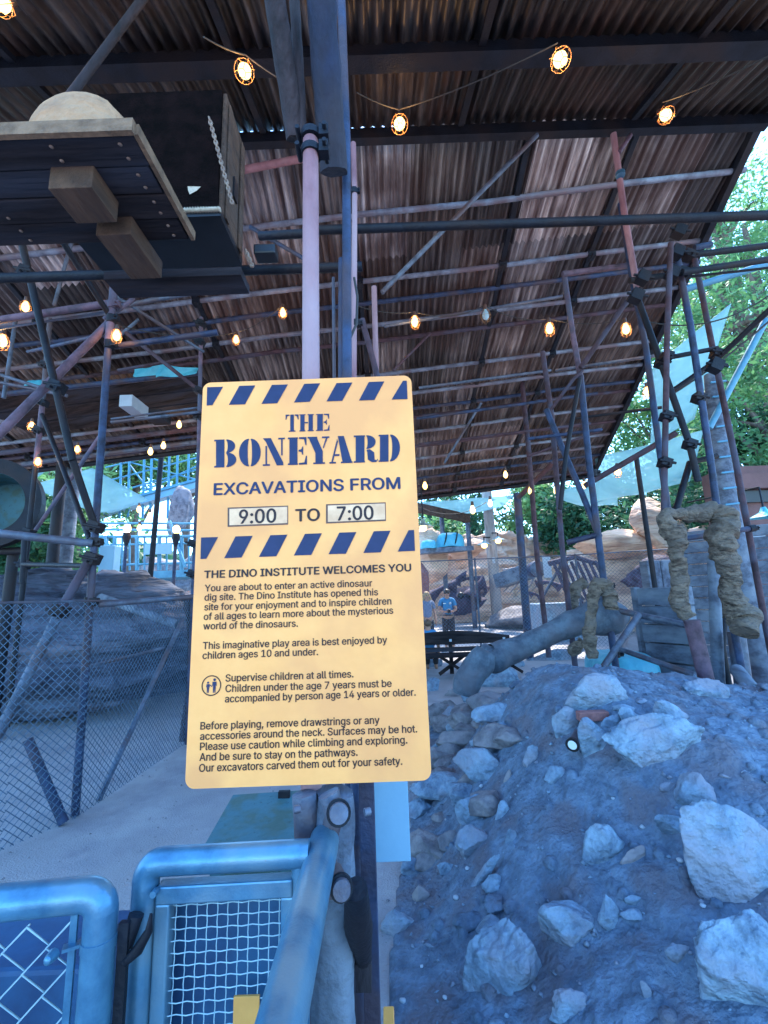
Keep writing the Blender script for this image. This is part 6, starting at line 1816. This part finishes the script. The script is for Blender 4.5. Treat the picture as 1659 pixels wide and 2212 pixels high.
bigrock('boulder', K(392, 1110, 15), (V((.45, 0, 0)), V((0, .4, 0)), V((0, 0, .8))), 77, 'rockbrown', 'tan boulder at the left edge of the notice board above the catwalk', sub=4)

# shade sails
sag = lambda a_: (lambda u_2, v_2, q: V((0, 0, -a_ * math.sin(u_2 * math.pi) * math.sin(v_2 * math.pi) + .03 * fbm(q * 1.3))))
sheetgrid([at(1410, 790, 9), at(1580, 655, 8.5), at(1500, 905, 10.5), at(1405, 960, 12)], 14, 12, sag(.35), 'sail', 'shade_sail', 'large bluish shade sail behind the right scaffold', 'sail')
sheetgrid([at(1285, 990, 13), at(1520, 930, 11), at(1490, 1040, 13), at(1290, 1085, 15)], 16, 10, sag(.5), 'sail', 'shade_sail', 'beige shade sail sagging beyond the right corner of the roof', 'sail')
sheetgrid([at(1195, 1065, 16), at(1330, 1030, 15), at(1335, 1092, 18), at(1225, 1085, 19)], 12, 8, sag(.4), 'sail', 'shade_sail', 'small far shade sail under the roof corner', 'sail')
sheetgrid([at(905, 1085, 17), at(1112, 1070, 17), at(1080, 1098, 20), at(960, 1110, 20)], 14, 8, sag(.3), 'sail', 'shade_sail', 'blue shade sail above the timber pole in the back', 'sail')
sheetgrid([at(-20, 975, 10), at(118, 1000, 10.5), at(70, 1040, 12), at(-20, 1030, 12)], 12, 8, sag(.3), 'sail', 'shade_sail', 'blue shade sail behind the slide at the far left', 'sail')
sheetgrid([at(60, 1050, 14), at(200, 1010, 13.5), at(320, 1080, 16), at(230, 1115, 18)], 14, 10, sag(.5), 'sail', 'shade_sail', 'grey shade sail beyond the left scaffold', 'sail')

# ------------------------------------------------------------------ trees
def tree(name, x, y, H, R_, zc, n, leaf, m, label, group, seed, lean=0, squash=1.0, clumps=46, card=.22):
    rnd = random.Random(seed)
    t_ = thing(name, label, 'tree', (x, y, 0), group)
    top_ = V((x + lean, y, zc))
    tr = [V((x, y, 0)), V((x + lean * .3, y, zc * .5)), top_, V((x + lean * 1.1, y, H * .93))]
    mb = MB().loft(tr, [.035 * H * .7, .028 * H * .7, .018 * H * .7, .004 * H], 10, fold=lambda tt, an, p: 1 + .2 * fbm(p * 1.5))
    cl = []
    for i in range(clumps):
        while True:
            q = V((rnd.uniform(-1, 1), rnd.uniform(-1, 1), rnd.uniform(-1, 1)))
            if .25 < q.length < 1: break
        c = top_ + V((q.x * R_, q.y * R_ * .8, q.z * (H - zc) * squash))
        if c.z < .5: c.z = .5 + rnd.random()
        cl.append((c, R_ * rnd.uniform(.16, .36)))
    for c, r_ in cl[:14]:
        s = tr[1].lerp(tr[2], rnd.random())
        mb.loft([s, s.lerp(c, .5) + V((0, 0, .1 * R_)), c], [.010 * H, .006 * H, .002 * H], 6)
    mb.build('trunk', M['bark'], t_)
    lf = MB()
    for k in range(n):
        c, r_ = rnd.choice(cl)
        d = V((rnd.gauss(0, 1), rnd.gauss(0, 1), rnd.gauss(0, .8)))
        p = c + d * (r_ * .55)
        nrm = (V((rnd.gauss(0, .7), rnd.gauss(0, .7) - .3, rnd.gauss(0, .6) + .7))).normalized()
        a = nrm.cross(V((rnd.gauss(0, 1), rnd.gauss(0, 1), rnd.gauss(0, 1)))).normalized(); b_ = nrm.cross(a)
        s = leaf * rnd.uniform(.6, 1.35)
        lf.add([p - a * s, p + b_ * (s * .42) - a * s * .1, p + a * s, p - b_ * (s * .42) - a * s * .1], [(0, 1, 2, 3)])
    lf.build('crown', M[m], t_)
    return t_
TG = 'trees around the dig site'
def tpx(u, v, Y): return at(u, v, Y)
TR = [ # u at the middle of the crown, v of it, distance, height radius, radius, leaves, leaf size, mat, label
 (1640, 640, 16, 4.6, 3.4, 7000, .17, 'leaf', 'big bright green tree filling the right edge above the blue tubes'),
 (1700, 880, 13, 3.4, 2.8, 6000, .15, 'leaf', 'yellow green tree low at the right edge beside the rust red pole'),
 (1560, 500, 20, 4.5, 3.0, 4200, .18, 'leaf', 'loose tree with sky gaps above the right scaffold'),
 (1520, 760, 24, 5.0, 3.8, 5200, .24, 'leaf', 'pale green tree behind the large bluish sail'),
 (1440, 960, 26, 4.2, 3.6, 4800, .25, 'leaf', 'green tree showing between the leaning poles on the right'),
 (1590, 1020, 15, 2.2, 2.6, 5200, .16, 'leafdark', 'dark green leafy tree behind the mast on the right'),
 (1440, 1090, 20, 1.9, 3.2, 5200, .20, 'leafdark', 'dark green hedge like tree above the pale rock wall'),
 (1280, 1120, 24, 1.9, 3.0, 4800, .24, 'leafdark', 'dark green tree right of the timber pole with twigs'),
 (1175, 1110, 27, 2.6, 2.8, 4200, .26, 'leaf', 'fresh green tree between the far posts'),
 (1020, 1120, 30, 2.4, 3.0, 2600, .24, 'leafdark', 'loose dark tree with white sky gaps left of the timber pole'),
 (930, 1130, 32, 2.6, 3.2, 2600, .24, 'leafdark', 'loose dark tree close to the right edge of the notice board'),
 (930, 1150, 24, .9, 1.8, 1800, .20, 'leaf', 'light green bush above the small tarpaulin bundle'),
 (95, 1120, 18, 2.6, 3.0, 5600, .20, 'leaf', 'green leafy tree behind the slide on the left'),
 (20, 1160, 17, 2.4, 2.6, 4200, .20, 'leafdark', 'dark leafy tree at the far left behind the slide'),
 (180, 1010, 24, 2.4, 3.2, 4200, .24, 'leaf', 'pale green tree between the left scaffold braces'),
 (300, 1000, 27, 2.6, 3.4, 3800, .26, 'leaf', 'green tree behind the distant light blue scaffold'),
 (410, 990, 30, 2.6, 3.2, 1900, .26, 'leaf', 'loose tree with bright sky gaps at the left edge of the notice board'),
 (-60, 1010, 22, 3.2, 3.2, 4000, .24, 'leaf', 'tree beyond the left edge behind the blue sail'),
]
for i, (u, v, Y, hr, rr, n, lf, mm, lab) in enumerate(TR):
    c = at(u, v, Y)
    tree('broadleaf_tree', c.x, Y, c.z + hr, rr, max(c.z, 1.0), int(n * 1.5), lf * .72, mm, lab, TG, 200 + i)
# far woods that close the horizon
lf = MB(); rnd = random.Random(99)
for k in range(16000):
    an = rnd.uniform(-1.25, 1.25); d_ = rnd.uniform(42, 60)
    x, y = d_ * math.sin(an), d_ * math.cos(an)
    hmax = 6.5 + 2.0 * noise.noise(V((an * 6, 0, 0))) + 1.0 * noise.noise(V((an * 21, 3, 0)))
    z = hmax * (1 - rnd.random() ** 1.5)
    nrm = V((rnd.gauss(0, .7), rnd.gauss(0, .7) - .4, rnd.gauss(0, .6) + .6)).normalized()
    a = nrm.cross(V((rnd.gauss(0, 1), rnd.gauss(0, 1), rnd.gauss(0, 1)))).normalized(); b_ = nrm.cross(a)
    s = rnd.uniform(.35, .75)
    p = V((x, y, z + .2))
    lf.add([p - a * s, p + b_ * s * .5, p + a * s, p - b_ * s * .5], [(0, 1, 2, 3)])
lf.build('distant_woods', M['leafdark'], label='distant dark woods closing the view behind the dig site', cat='woods', kind='stuff')
import OpenImageIO as oiio, sys, numpy as np
a=oiio.ImageBuf('/workdir/render_main.png').get_pixels(oiio.FLOAT)
h,w=a.shape[:2]
for u,v,n in [(660,960,'sign up'),(620,1420,'sign lo'),(1418,1623,'cairn'),(1560,1900,'boulder'),(1350,1720,'soil'),(1230,1560,'soil2'),(300,1800,'path'),(480,1850,'gate rail'),(100,1930,'gateL'),(1000,400,'roof top'),(1100,900,'roof low'),(1550,900,'trees'),(670,600,'pole'),(350,1540,'path back'),(1000,60,'near roof'),(1150,1350,'back ground'),(20,1400,'left rocks')]:
    x=int(u*w/1659);y=int(v*h/2212);p=a[max(0,y-4):y+5,max(0,x-4):x+5,:3].mean((0,1))
    print(n,(p*255).astype(int))
